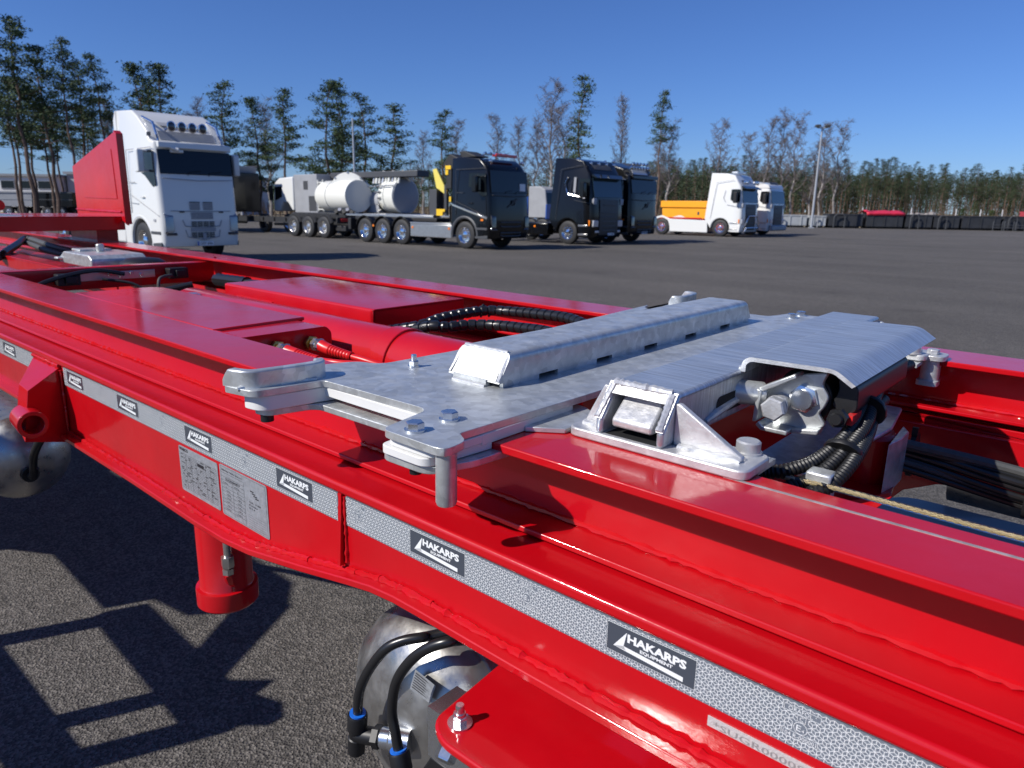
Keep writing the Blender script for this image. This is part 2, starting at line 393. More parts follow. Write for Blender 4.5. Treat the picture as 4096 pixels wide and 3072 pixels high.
# reflective tape with its printed cube lattice and maker's labels
YT = 0.6808; ZA, ZB = -0.4985, -0.5535
LAB = [(-0.415, -0.294), (-0.785, -0.664), (-1.170, -1.050), (-1.545, -1.422), (-1.917, -1.792), (-2.272, -2.152), (-2.872, -2.742)]
strips = [(-3.25, -2.535), (-2.30, -0.974), (-0.950, 0.10), (0.104, 1.2)]
def near_label(x, mg=0.0): return any(a - mg < x < b + mg for a, b in LAB)
def stamp_at(x): return [c for c in (-0.175, -0.545, -0.917, -1.29, -1.665, -2.03, -2.63) if abs(x - c) < 0.020]
for xa, xb in strips:
    m = MB(); m.box(xa, xb, YT - 0.0004, 0.6815, ZB, ZA); tp = m.build('reflective_tape', TAPE, TR, smooth=0)
    q = MB(); yq = YT - 0.0009; a = 0.0079; hw = 0.00034
    def line(p, r):
        px, pz = p; rx, rz = r
        if max(px, rx) > xb or min(px, rx) < xa or max(pz, rz) > ZA - 0.0005 or min(pz, rz) < ZB + 0.0004: return
        mx, mz = (px + rx) / 2, (pz + rz) / 2
        if ZA - 0.0445 < mz < ZA - 0.0055 and near_label(mx): return
        for c in stamp_at(mx):
            k = (ZA - mz)
            if (0.006 < k < 0.0135 and abs(mx - c) < 0.019) or (0.036 < k < 0.044 and abs(mx - c) < 0.019) or (0.0135 < k < 0.0215 and abs(mx - c) < 0.0055) or (0.0215 < k < 0.036 and abs(mx - c) < 0.0075): return
        d = Vector((rx - px, rz - pz)); d.normalize(); n = Vector((-d.y, d.x)) * hw
        q.add([(px + n.x, yq, pz + n.y), (px - n.x, yq, pz - n.y), (rx - n.x, yq, rz - n.y), (rx + n.x, yq, rz + n.y)], [(0, 1, 2, 3)])
    h = a * math.sqrt(3) / 2; s3 = a / math.sqrt(3)
    nj = int((ZA - ZB) / h) + 3
    for j in range(-1, nj):
        z = ZA - 0.002 - j * h
        for i in range(int((xb - xa) / a) + 3):
            x = xa + i * a + (a / 2 if j % 2 else 0)
            # rhombille: star points of a triangular lattice joined to the centres of their six triangles (three per triangle pair)
            for t in (30, 90, 150, 210, 270, 330):
                line((x, z), (x + s3 * math.cos(R(t)), z + s3 * math.sin(R(t))))
    o = q.build('lattice_print', TAPEW, tp, smooth=0, fix=False, kind='stuff')
    for la, lb in LAB:
        if not (xa < (la + lb) / 2 < xb): continue
        k = MB(); zb_, zt_ = ZA - 0.0445, ZA - 0.0055; y = YT - 0.0010
        k.k = 1; k.add([(la, y, zb_), (lb, y, zb_), (lb, y, zt_), (la, y, zt_)], [(0, 1, 2, 3)])
        k.k = 0; y -= 0.0002
        k.add([(la + 0.0005, y, zb_ + .0005), (lb - 0.0005, y, zb_ + .0005), (lb - 0.0005, y, zt_ - .0005), (la + 0.0005, y, zt_ - .0005)], [(0, 1, 2, 3)])
        k.k = 1; y -= 0.0002; W = lb - la; H = zt_ - zb_
        X = lambda f: la + W * f
        Z = lambda f: zb_ + H * f
        # swoosh: a peak on the left running into a long foot bar
        k.add([(X(.085), y, Z(.22)), (X(.235), y, Z(.22)), (X(.205), y, Z(.34)), (X(.235), y, Z(.86))], [(0, 1, 2, 3)])
        k.add([(X(.085), y, Z(.22)), (X(.875), y, Z(.09)), (X(.875), y, Z(.25)), (X(.205), y, Z(.345))], [(0, 1, 2, 3)])
        put_text(k, 'HAKARPS', (X(.245), y, Z(.53)), (1, 0, 0), (0, 0, 1), W * .655, H * .30, .045)
        put_text(k, 'EQUIPMENT', (X(.395), y, Z(.345)), (1, 0, 0), (0, 0, 1), W * .365, H * .135, .035)
        k.build('maker_label', [LABELD, TAPEW], tp, smooth=0, fix=False)
    for c in (-0.175, -0.545, -0.917, -1.29, -1.665, -2.03, -2.63):
        if not (xa < c - .02 and c + .02 < xb): continue
        k = MB(); y = YT - 0.0011; tt = .0005
        def frame(x0, x1, z0, z1):
            for b in ((x0, x1, z0, z0 + tt), (x0, x1, z1 - tt, z1), (x0, x0 + tt, z0, z1), (x1 - tt, x1, z0, z1)):
                k.add([(b[0], y, b[2]), (b[1], y, b[2]), (b[1], y, b[3]), (b[0], y, b[3])], [(0, 1, 2, 3)])
        frame(c - .019, c + .019, ZA - .0135, ZA - .006); frame(c - .019, c + .019, ZA - .044, ZA - .036); frame(c - .0045, c + .0045, ZA - .0215, ZA - .0138)
        put_text(k, 'ORAFOL', (c - .0145, y, ZA - .0122), (1, 0, 0), (0, 0, 1), .025, .0050); put_text(k, 'R', (c + .013, y, ZA - .0095), (1, 0, 0), (0, 0, 1), None, .0018)
        put_text(k, 'C', (c - .002, y, ZA - .0202), (1, 0, 0), (0, 0, 1), .004, .0050)
        put_text(k, '104 R-000001', (c - .0172, y, ZA - .0425), (1, 0, 0), (0, 0, 1), .0345, .0048)
        put_text(k, 'E', (c - .0042, y, ZA - .0325), (1, 0, 0), (0, 0, 1), .0048, .0068); put_text(k, '4', (c + .0015, y, ZA - .0325), (1, 0, 0), (0, 0, 1), .0026, .0036)
        for i in range(20):
            t0, t1 = 2 * math.pi * i / 20, 2 * math.pi * (i + 1) / 20; zc = ZA - .0289
            k.add([(c + .0072 * math.cos(t0), y, zc + .0072 * math.sin(t0)), (c + .0072 * math.cos(t1), y, zc + .0072 * math.sin(t1)), (c + .0066 * math.cos(t1), y, zc + .0066 * math.sin(t1)), (c + .0066 * math.cos(t0), y, zc + .0066 * math.sin(t0))], [(0, 1, 2, 3)])
        k.build('approval_mark', TAPEW, tp, smooth=0, fix=False)

# data plates and the stamped number strip on the web
def plate(x0, x1, z0, z1):
    m = MB(); m.prism(rrect(x0, x1, z0, z1, .006), 0.6806, 0.6815, 'y'); return m.build('data_plate', DATAP, TR, smooth=0)
pl = plate(-1.587, -1.407, -.671, -.561); k = MB(); y = .6802
def bar(x0, x1, z0, z1): k.add([(x0, y, z0), (x1, y, z0), (x1, y, z1), (x0, y, z1)], [(0, 1, 2, 3)])
put_text(k, 'WABCO', (-1.583, y, -.5715), (1, 0, 0), (0, 0, 1), .042, .0075, .03)
for i in range(22): bar(-1.583, -1.412, -.578 - i * .0040, -.5774 - i * .0040)
for x in (-1.555, -1.53, -1.505, -1.462, -1.44): bar(x, x + .0006, -.662, -.578)
bar(-1.50, -1.470, -.592, -.584); bar(-1.512, -1.502, -.626, -.623)
for i in range(70):
    x = random.uniform(-1.58, -1.43); z = -.5772 - .004 * random.randint(1, 20); bar(x, x + random.uniform(.004, .014), z + .0008, z + .0024)
k.build('print', INK, pl, smooth=0, fix=False)
pl = plate(-1.398, -1.2115, -.673, -.557); k = MB()
for i in range(11): bar(-1.392, -1.300 if i < 99 else -1.3, -.574 - i * .0085, -.5734 - i * .0085)
bar(-1.392, -1.2165, -.5605, -.5600); bar(-1.392, -1.2165, -.6705, -.6700); bar(-1.3925, -1.392, -.6705, -.56); bar(-1.217, -1.2165, -.6705, -.56)
bar(-1.346, -1.3455, -.667, -.591); bar(-1.30, -1.2995, -.667, -.574)
put_text(k, 'Bilinkop Polska Sp.z o.o.', (-1.388, y, -.5705), (1, 0, 0), (0, 0, 1), .083, .0052)
put_text(k, 'SUGR00008TP', (-1.375, y, -.5895), (1, 0, 0), (0, 0, 1), .060, .0052)
rows = ['45 500 kg', 'kg', '9 000 kg', '9 000 kg', '9 000 kg', '9 000 kg', '9 000 kg', 'T: 27 000 kg']
for i, t in enumerate(rows):
    z = -.5985 - i * .0085
    for x in (-1.385, -1.339): put_text(k, t, (x + (0.01 if len(t) < 9 else 0), y, z), (1, 0, 0), (0, 0, 1), None, .0044)
for i in range(4): bar(-1.275 + i * .006, -1.262 + i * .006, -.586 - i * .004, -.5835 - i * .004)
for i in range(3): put_text(k, ('tel. +48', 'Polska', 'EU')[i], (-1.282, y, -.612 - i * .007), (1, 0, 0), (0, 0, 1), .044 - i * .012, .0040)
for i in range(6): bar(-1.288, -1.224, -.640 - i * .0052, -.6396 - i * .0052)
k.build('print', INK, pl, smooth=0, fix=False)
m = MB(); m.box(-.275, -.13, .6803, .6815, -.5795, -.5665); nb = m.build('number_strip', SILVINK, TR, smooth=0)
k = MB(); y = .6797; put_text(k, '*SUGR00008TP', (-.268, y, -.5785), (1, 0, 0), (0, 0, 1), .125, .0085, .0)
k.build('stamped_number', EMBOSS, nb, smooth=0, fix=False)

# near-side cover box between rails, its stepped end and the second cover
m = MB(); m.prism(rpoly([(-2.74, .877), (-2.74, 1.133), (-2.70, 1.163), (-1.79, 1.163, .0), (-1.772, .877, 0)], .012), ZT - .010, ZT + .0006, 'z'); m.box(-2.74, -1.80, 1.152, 1.163, -.50, ZT - .008); m.build('cover_plate', RED, TR, bevel=0.003)
m = MB(); m.prism(rpoly([(1.159, -.52), (1.159, -.366), (1.142, -.349), (.8765, -.349), (.8765, -.52)], .010), -1.80, -1.655, 'x'); weld(m, (-1.79, .882, -.3475), (-1.655, .880, -.3475), .004); m.build('cover_step', RED, TR, bevel=0.006, seg=3)
m = MB(); m.prism(rpoly([(1.40, -.385), (1.40, ZT, .01), (1.805, ZT, .004), (1.805, ZT - .01), (1.41, ZT - .01), (1.41, -.385)], 0), -2.70, -1.775, 'x'); m.box(-1.79, -1.775, 1.40, 1.805, -.42, ZT - .002); weld(m, (-2.6, 1.397, -.386), (-2.35, 1.397, -.386), .006); m.build('cover_plate', RED, TR, bevel=0.004, seg=3)
m = MB(); m.box(-2.66, -1.78, 1.415, 1.425, -.5, -.352); m.box(-2.66, -1.70, 1.81, 1.885, -.50, -.49); m.build('cover_skirt', RED, TR)
# hydraulic cylinder between the covers, with its clamp
cy, cz = 1.288, -.452
m = MB(); m.lathe([(.062, -2.80), (.086, -2.775), (.094, -2.755), (.094, -2.70), (.0955, -2.695), (.0955, -1.30), (.0955, -.95), (.07, -.94)], (0, cy, cz), (1, 0, 0), 40); m.build('hydraulic_cylinder', RED, TR)
m = MB(); m.lathe([(.1015, -1.535), (.1015, -1.475), (.0945, -1.474), (.0945, -1.5355)], (0, cy, cz), (1, 0, 0), 40, True); m.box(-1.535, -1.475, cy - .150, cy - .088, -.452, -.444); m.build('cylinder_clamp', RED, TR, bevel=.002)
m = MB(); m.hexn((-1.51, cy - .128, -.444), (0, 0, 1), .010, .008); m.cyl((-1.51, cy - .128, -.4445), (-1.51, cy - .128, -.442), .014); m.build('clamp_bolt', ZINC, TR)
m = MB(); m.cyl((-2.60, 1.215, -.40), (-2.60, 1.215, -.358), .026); m.cyl((-2.60, 1.215, -.372), (-2.60, 1.215, -.362), .034); m.build('pipe_cap', ZINC, TR)
# hydraulic couplings and red hoses at the stepped end
for x, yy, pts in ((-1.652, .985, [(-1.575, .992, -.393), (-1.505, 1.0, -.397), (-1.43, 1.01, -.395), (-1.36, 1.06, -.40), (-1.28, 1.12, -.43)]), (-1.652, 1.088, [(-1.575, 1.093, -.396), (-1.50, 1.1, -.402), (-1.43, 1.115, -.41), (-1.35, 1.15, -.43), (-1.28, 1.17, -.47)])):
    zz = -.389
    m = MB(); m.k = 0; m.hexn((x, yy, zz), (1, 0, 0), .0215, .010); m.cyl((x + .008, yy, zz), (x + .024, yy, zz), .013)
    m.k = 1; m.hexn((x + .022, yy, zz), (1, 0, 0), .0185, .014); m.hexn((x + .036, yy + .001, zz), (1, 0, 0), .0185, .014, rot=.7)
    m.build('hose_coupling', [BRASS, ZINC], TR)
    P = spline([(x + .046, yy + .001, zz)] + pts, 8)
    m = MB(); m.tube(P, .0085, 12); hs = m.build('red_hose', REDH, TR)
    b = resample(P, .0035); b = [p for p in b if p.x < x + .165]; m = MB()
    m.tube(b, 0, 14, rf=lambda i: (.0165 - .0045 * i / len(b)) * (1.0 if i < 10 or i % 3 else .80)); m.build('bend_guard', REDH, hs)
# spiral-wrapped hoses beyond the cylinder
for pts in ([(-1.80, 1.36, -.42), (-1.596, 1.42, -.375), (-1.578, 1.5, -.358), (-1.563, 1.58, -.350), (-1.543, 1.66, -.346), (-1.484, 1.7, -.345), (-1.335, 1.7, -.338), (-1.21, 1.68, -.335), (-1.05, 1.60, -.345)],
            [(-1.78, 1.38, -.44), (-1.557, 1.42, -.372), (-1.505, 1.46, -.370), (-1.472, 1.52, -.366), (-1.402, 1.56, -.363), (-1.305, 1.56, -.358), (-1.182, 1.54, -.352), (-1.06, 1.49, -.36)]):
    P = resample(spline(pts, 10), .0032); m = MB(); m.tube(P, 0, 12, rf=lambda i: .0165 if i % 9 < 7 else .0128); m.build('spiral_wrapped_hose', HOSEB, TR)
m = MB(); m.tube(spline([(-1.545, 1.648, -.366), (-1.548, 1.662, -.328), (-1.535, 1.678, -.366)], 5), .004, 6); m.build('cable_tie', BLACKP, TR)
m = MB(); m.box(-1.36, -1.10, 1.30, 1.93, -.52, -.50); m.box(-1.30, -1.24, 1.42, 1.60, -.50, -.40); m.box(-1.60, -1.56, .9, 1.93, -.56, -.46); m.box(-2.9, 1.2, 1.30, 1.42, -.70, -.685); m.build('inner_crossmember', RED, TR, bevel=.003)

# left end: cross member, inner rails, valve, hoses, sensor bracket
m = MB(); m.prism(rpoly([(-3.93, -.365), (-3.85, -.365), (-3.85, -.47), (-3.862, -.47), (-3.862, -.377), (-3.93, -.377)], .006), .88, 1.94, 'y'); weld(m, (-3.84, 1.925, -.36), (-3.80, 1.93, -.345), .010); m.build('crossmember', RED, TR)
m = MB(); m.box(-8, -4.0, 1.48, 1.60, -.455, -.445); m.box(-8, -4.0, 1.483, 1.493, -.52, -.455); m.box(-8, -4.0, 1.10, 1.24, -.445, -.435); m.box(-8, -4.0, 1.235, 1.247, -.52, -.445); m.box(-7.2, -5.4, 1.70, 1.82, -.475, -.465); m.build('inner_rail', RED, TR, bevel=.003)
m = MB(); m.prism(rpoly([(-4.86, -.42), (-4.86, -.39), (-4.78, -.35), (-4.40, -.35), (-4.36, -.372), (-4.36, -.42)], .01), 1.50, 1.80, 'y'); m.box(-4.83, -4.70, 1.56, 1.74, -.352, -.338); m.cyl((-4.66, 1.66, -.352), (-4.66, 1.66, -.306), .022); m.box(-4.86, -4.80, 1.47, 1.53, -.40, -.385); m.build('valve_block', GALV, TR, bevel=.006)
m = MB(); m.lathe([(.135, -.47), (.135, -.41), (.12, -.385), (.085, -.365), (.03, -.358)], (-4.22, 1.72, 0), (0, 0, 1), 36); vb = m.build('air_bellows_cap', BLACKP, TR)
for dy, dz in ((0, 0), (-.035, -.028)):
    P = spline([(-5.85, 1.47 + dy, -.43 + dz), (-6.5, 1.75 + dy, -.400 + dz), (-6.75, 1.86 + dy, -.385 + dz), (-6.55, 1.86 + dy, -.385 + dz), (-5.9, 1.80 + dy, -.40 + dz), (-5.3, 1.80 + dy, -.41 + dz), (-4.75, 1.74 + dy, -.40 + dz)], 10)
    m = MB(); m.tube(P, .020, 10); h = m.build('sleeved_hose', GREYH, TR)
    m = MB(); c = resample(P[:26], .02); m.tube(c, 0, 10, rf=lambda i: .026 if i % 2 else .022); m.build('spiral_wrap', HOSEB, h)
    for f in (.45, .62, .8):
        p = P[int(f * (len(P) - 1))]; m = MB(); m.lathe([(.022, -.006), (.0235, 0), (.022, .006)], p, (P[int(f * (len(P) - 1)) + 1] - p), 10); m.build('cable_tie', BLACKP, h)
m = MB(); m.box(-3.862, -3.845, 1.25, 1.62, -.43, -.39); br = m.build('sensor_bracket', STEELB, TR, bevel=.002)
for yv, w_ in ((1.20, .10), (1.72, .10)):
    m = MB(); m.prism(rrect(yv - w_ / 2, yv + w_ / 2, -.44, -.385, .008), -3.845, -3.79, 'x'); m.box(-3.79, -3.775, yv - .02, yv + .03, -.43, -.395); m.build('sensor', BLACKP, br, bevel=.003)
for i in range(4): 
    m = MB(); m.hexn((-3.846, 1.40 + i * .05, -.40 - .012 * (i % 2)), (1, 0, 0), .010, .01); m.build('bracket_nut', ZINC, br)
for pts, r in (([(-3.80, .93, -.52), (-3.78, 1.08, -.42), (-3.79, 1.30, -.375), (-3.80, 1.45, -.40)], .010), ([(-3.80, 1.35, -.42), (-3.70, 1.45, -.44), (-3.62, 1.5, -.50)], .007), ([(-3.79, 1.68, -.42), (-3.75, 1.60, -.43), (-3.74, 1.585, -.50)], .008), ([(-3.7, 1.15, -.55), (-3.62, 1.4, -.50), (-3.5, 1.65, -.44)], .016), ([(-3.3, 1.80, -.425), (-3.0, 1.83, -.42), (-2.6, 1.84, -.42)], .022)):
    m = MB(); m.tube(spline(pts, 8), r, 10); m.build('cable', HOSEB if r != .008 else GREYH, TR)
m = MB(); c = resample(spline([(-3.55, 1.80, -.43), (-3.25, 1.81, -.425)], 8), .022); m.tube(c, 0, 10, rf=lambda i: .034 if i % 2 else .029); m.build('spiral_wrap', HOSEB, TR)

# headboard at the front end: side panel, platform and rolled guide
m = MB(); m.prism([(-6.16, .172), (-5.30, .392), (-5.262, .36), (-5.274, -.228), (-5.34, -.20), (-6.17, -.171)], 2.07, 2.085, 'y')
m.prism([(-5.30, .392), (-5.262, .37), (-5.262, -.22), (-5.285, -.20)], 2.055, 2.10, 'y'); weld(m, (-6.17, 2.068, -.140), (-5.34, 2.068, -.140), .008, step=.02); hb = m.build('headboard_panel', RED, TR, bevel=.004)
m = MB(); m.prism([(-5.416, .275), (-5.405, .275), (-5.39, -.054), (-5.98, -.054), (-5.98, -.045), (-5.402, -.042)], 2.066, 2.0705, 'y'); m.build('panel_stiffener', RED, hb, bevel=.003)
m = MB(); m.box(-6.15, -5.36, 1.30, 2.09, -.182, -.17); m.box(-5.375, -5.36, 1.30, 2.09, -.262, -.17); m.box(-6.15, -6.13, 1.3, 2.09, -.262, -.17); m.box(-6.0, -5.5, 1.95, 2.09, -.40, -.18); m.build('headboard_platform', RED, TR, bevel=.004)
m = MB(); m.tube([(-6.3, 1.36, -.105), (-5.6, 1.425, -.105)], .035, 16); m.box(-6.3, -5.58, 1.36, 1.40, -.18, -.10); m.build('rolled_guide', RED, TR, bevel=.004)

# towing-ring bracket, air tanks and support leg under the near girder
m = MB()
T = [(-2.552, .681, -.503), (-2.322, .681, -.502), (-2.30, .585, -.553), (-2.375, .585, -.547)]; Bt = [(-2.50, .681, -.735), (-2.322, .681, -.735), (-2.30, .56, -.70), (-2.36, .56, -.66)]
m.add(T + Bt, [(0, 1, 2, 3), (7, 6, 5, 4), (0, 4, 5, 1), (1, 5, 6, 2), (2, 6, 7, 3), (3, 7, 4, 0)]); weld(m, (-2.55, .677, -.500), (-2.32, .677, -.499), .006); weld(m, (-2.315, .677, -.51), (-2.315, .677, -.72), .004); rb = m.build('ring_bracket', RED, TR, bevel=.003)
m = MB(); m.lathe([(.039, -.085), (.039, .02), (.027, .02), (.027, -.085)], (-2.27, .575, -.640), (1, -.10, 0), 28, True); m.build('lashing_ring', RED, rb, bevel=.002)
def air_tank(x, z, r, y0, nm):
    m = MB(); m.lathe([(.02, y0), (r * .45, y0 + .012), (r * .75, y0 + .035), (r * .92, y0 + .065), (r, y0 + .10), (r, y0 + .107), (r * 1.004, y0 + .108), (r * 1.004, y0 + .116), (r, y0 + .117), (r, 1.85), (r * .6, 1.93)], (x, 0, z), (0, 1, 0), 56)
    t = m.build('air_tank', ALU, TR, smooth=50); return t
m = MB(); r = .172; m.lathe([(.02, -3.155), (r * .45, -3.167), (r * .75, -3.19), (r * .92, -3.22), (r, -3.255), (r, -3.262), (r * 1.004, -3.263), (r * 1.004, -3.271), (r, -3.272), (r, -4.4), (r * .6, -4.48)], (0, .78, -1.05), (1, 0, 0), 56); lt = m.build('air_tank', ALU, TR, smooth=50)
m = MB(); m.lathe([(.030, -3.165), (.030, -3.135), (.016, -3.135)], (0, .765, -1.09), (1, 0, 0), 20); m.tube([(-3.13, .765, -1.09), (-3.10, .765, -1.085), (-3.09, .768, -1.05)], .016, 10); m.build('tank_port', BLACKP, lt)
m = MB(); c = resample(spline([(-2.55, .70, -.74), (-2.75, .715, -.84), (-2.95, .74, -.95), (-3.09, .765, -1.05)], 8), .006); m.tube(c, 0, 10, rf=lambda i: .0145 if i % 2 else .012); m.build('corrugated_hose', HOSEB, TR)
rt = air_tank(-.87, -.95, .20, .70, 'r')
m = MB(); LX, LY = -1.655, .80
m.lathe([(.066, -.60), (.066, -.985), (.068, -.988), (.076, -.990), (.077, -.994), (.077, -1.036), (.072, -1.042), (.03, -1.043)], (LX, LY, 0), (0, 0, 1), 40); lg = m.build('support_leg', RED, TR)
m = MB(); a = (-1.585, .772); m.k = 0; m.cyl((a[0], a[1], -.70), (a[0], a[1], -.885), .0085, 14); m.hexn((a[0], a[1], -.88), (0, 0, -1), .016, .03); m.hexn((a[0], a[1], -.913), (0, 0, -1), .0145, .017, rot=.6); m.build('pipe_fitting', STEELB, lg)
m = MB(); m.tube([(a[0], a[1], -.928), (a[0] - .004, a[1] + .006, -.955), (a[0] - .012, a[1] + .018, -.978)], [.014, .011, .003], 6); m.build('weld_boss', RED, lg)

# corner plate with its nut, black tubes and elbows over the right tank
m = MB(); m.prism(rpoly([(-.64, .80, 0), (-.635, .722, 0), (-.622, .575, .03), (-.585, .553, .05), (-.40, .556), (.6, .556), (.6, .80)], .02), -.713, -.70, 'z'); cp = m.build('corner_plate', RED, TR, bevel=.004, seg=3)
m = MB(); b = (-.588, .594, -.70); m.k = 0; m.cyl(b, (b[0], b[1], b[2] + .0025), .0175, 24); m.hexn((b[0], b[1], b[2] + .002), (0, 0, 1), .0105, .011); m.cyl((b[0], b[1], b[2] + .012), (b[0], b[1], b[2] + .0175), .0080, 12); m.lathe([(.006, .0), (.0065, .003), (.0058, .006), (.0065, .009), (.0055, .014)], (b[0], b[1], b[2] + .016), (0, 0, 1), 12); m.build('plate_nut', ZINC, TR)
m = MB(); m.hexn((-.585, .572, -.722), (.2, -.8, -.55), .015, .02); m.cyl((-.60, .61, -.70), (-.585, .575, -.735), .012); m.box(-.66, -.30, .60, .66, -.80, -.715); m.build('plate_bolt', ZINC, TR)
def sc(pts, f): return [(a * f, b * f, c * f) for a, b, c in pts]
for pts, nm in ((sc([(-.60, .72, -.60), (-.686, .64, -.629), (-.692, .62, -.626), (-.715, .6, -.633), (-.736, .585, -.65), (-.763, .575, -.693), (-.784, .572, -.74), (-.791, .572, -.784)], 1.15), 0),
                (sc([(-.56, .70, -.60), (-.613, .62, -.594), (-.613, .6, -.586), (-.636, .585, -.598), (-.664, .575, -.626), (-.692, .57, -.673), (-.702, .568, -.725), (-.693, .566, -.758), (-.685, .565, -.785)], 1.15), 1)):
    m = MB(); P = spline(pts, 8); m.tube(P, .0088, 14); h = m.build('air_hose', HOSEB, TR)
    e = Vector(pts[-1]); d = (P[-1] - P[-4]).normalized()
    m = MB(); m.k = 1; m.lathe([(.0145, -.004), (.0145, .003), (.010, .003)], e, d, 18); m.k = 0; m.lathe([(.0165, -.001), (.0180, .002), (.0180, .032), (.015, .036), (.014, .050), (.016, .052), (.016, .085), (.012, .09)], e, d, 20)
    if nm == 0:
        c = e + d * .045; m.cyl(c, c + Vector((.045, .02, .004)), .016, 16); m.hexn(c + Vector((.032, .015, .003)), (1, .45, .1), .021, .014)
    m.build('push_in_elbow', [BLACKP, BLUE], h)
    if nm == 0:
        m = MB(); c = e + d * .045 + Vector((.043, .02, .004)); m.lathe([(.016, 0), (.019, .004), (.019, .02), (.022, .024), (.022, .06)], c, (1, .5, .1), 20); m.build('tank_port', ZINC, TR)
m = MB()
q = sc([(-.699, .615, -.679), (-.655, .615, -.685), (-.668, .615, -.722), (-.712, .615, -.719)], 1.17); n = Vector((0, -.004, 0))
m.k = 0; m.add([Vector(p) + n for p in q], [(3, 2, 1, 0)]); o = [Vector(p) + n * 1.2 for p in q]
def onq(u, v): return (o[3] * (1 - u) + o[2] * u) * (1 - v) + (o[0] * (1 - u) + o[1] * u) * v
m.k = 1
for i in range(7):
    v = .86 - i * .12; m.add([onq(.07, v), onq(.07 + random.uniform(.3, .8), v), onq(.07 + .5, v + .045), onq(.07, v + .045)], [(0, 1, 2, 3)])
m.build('tank_label', [DATAP, INK], rt, smooth=0, fix=False)
m = MB(); m.prism([(-.70, -.88), (-.655, -.80), (-.62, -.80), (-.60, -.88)], .60, .63, 'y'); m.box(-.66, -.3, .62, .70, -.92, -.82); c = resample(spline([(-.60, .60, -.86), (-.50, .60, -.80), (-.40, .60, -.76)], 8), .006); m.tube(c, 0, 10, rf=lambda i: .014 if i % 2 else .011); m.build('valve_carrier', BLACKP, TR, bevel=.003)

# inside the right-hand bay: inner girder plate with an arch, fender plate, cable loom, wire in a clear sleeve
m = MB(); P = [(-8, -.50), (1.3, -.50), (1.3, -.70), (.06, -.66), (-.06, -.637), (-.16, -.628), (-.26, -.640), (-.33, -.675), (-.38, -.74), (-.42, -.85), (-1.0, -.85), (-1.2, -.70), (-8, -.70)]
m.prism(P, 1.885, 1.90, 'y'); m.build('inner_web', RED, TR, bevel=.002)
m = MB(); m.prism(rpoly([(-.46, -.482), (-.33, -.482), (-.30, -.520), (-.24, -.520), (-.215, -.500), (.05, -.508), (.085, -.545), (1.2, -.545), (1.2, -.482)], .012), 1.906, 1.914, 'y'); m.build('cut_out_plate', RED, TR, bevel=.002)
m = MB(); m.prism(rpoly([(-.44, 1.30), (-.42, 2.00), (-.36, 2.10), (1.2, 2.12), (1.2, 1.30)], .05), -.775, -.765, 'z'); m.build('fender_plate', DARKP, TR, bevel=.004)
m = MB(); m.cyl((-.30, 2.45, -.80), (.9, 2.40, -.80), .07, 24); m.cyl((-.35, 2.42, -.70), (-.15, 2.75, -.80), .022, 12); m.cyl((-.30, 2.38, -.66), (.25, 2.55, -.74), .03, 14); m.build('brake_cylinder', ALU, TR)
for i in range(7):
    m = MB(); dy, dz = random.uniform(-.012, .012), -.012 * i + random.uniform(-.004, .004)
    m.tube(spline([(-.44, 1.60 + dy, -.47 + dz * .6), (-.30, 1.66 + dy, -.485 + dz * .8), (-.10, 1.70 - dy, -.510 + dz), (.06, 1.72 + dy, -.535 + dz * .9), (.4, 1.75, -.55 + dz)], 8), .0075 if i else .011, 10); m.build('loom_cable', GREYH if i in (0, 5) else HOSEB, TR)
for x, z in ((-.075, -.546), (-.29, -.515)):
    m = MB(); m.prism(rrect(1.672, 1.725, z - .055, z + .042, .02), x - .005, x + .005, 'x'); m.box(x - .006, x + .006, 1.68, 1.69, z + .04, z + .058); m.build('cable_tie', BLACKP, TR)
P = spline([(-.50, .965, -.375), (-.38, .985, -.379), (-.261, 1.0, -.380), (-.15, 1.0, -.381), (-.039, 1.0, -.382), (.25, 1.0, -.384)], 8)
m = MB(); m.tube(P, .0045, 12); m.build('clear_sleeve', CLEAR, TR)
m = MB()
for ph in range(3):
    m.tube([p + Vector((0, math.cos(i * .9 + ph * 2.1), math.sin(i * .9 + ph * 2.1))) * .0012 for i, p in enumerate(resample(P, .004))], .0012, 6)
m.build('seal_wire', YCABLE, TR)
m = MB(); m.prism(rpoly([(-.33, .86), (-.33, 1.02), (-.27, 1.05), (-.24, 1.0), (-.24, .86)], .01), -.47, -.455, 'z'); m.box(-.30, -.265, 1.00, 1.03, -.46, -.365); m.build('sleeve_clip', GALV, TR, bevel=.003)
for pts in ([(-.40, .93, -.383), (-.353, .98, -.377), (-.325, 1.0, -.371), (-.3, 1.05, -.361), (-.285, 1.12, -.339), (-.289, 1.2, -.315), (-.306, 1.33, -.3), (-.318, 1.5, -.309), (-.32, 1.68, -.323)],
            [(-.35, .93, -.41), (-.312, .99, -.389), (-.292, 1.02, -.379), (-.275, 1.08, -.354), (-.27, 1.16, -.331), (-.281, 1.24, -.313), (-.302, 1.38, -.304), (-.322, 1.6, -.321)],
            [(-.33, .94, -.41), (-.283, .99, -.393), (-.264, 1.02, -.377), (-.257, 1.08, -.357), (-.267, 1.18, -.343), (-.29, 1.3, -.336), (-.30, 1.4, -.34)]):
    P = resample(spline(pts, 10), .0022); m = MB(); m.tube(P, 0, 14, rf=lambda i: .0105 if i % 3 else .0082); m.build('corrugated_hose', BLACKP, TR)
for p, d in (((-.276, 1.085, -.352), (0, .6, .5)), ((-.281, 1.22, -.318), (0, 1, .3))):
    m = MB(); m.lathe([(.027, -.004), (.028, 0), (.027, .004)], p, d, 14); m.build('cable_tie', BLACKP, TR)
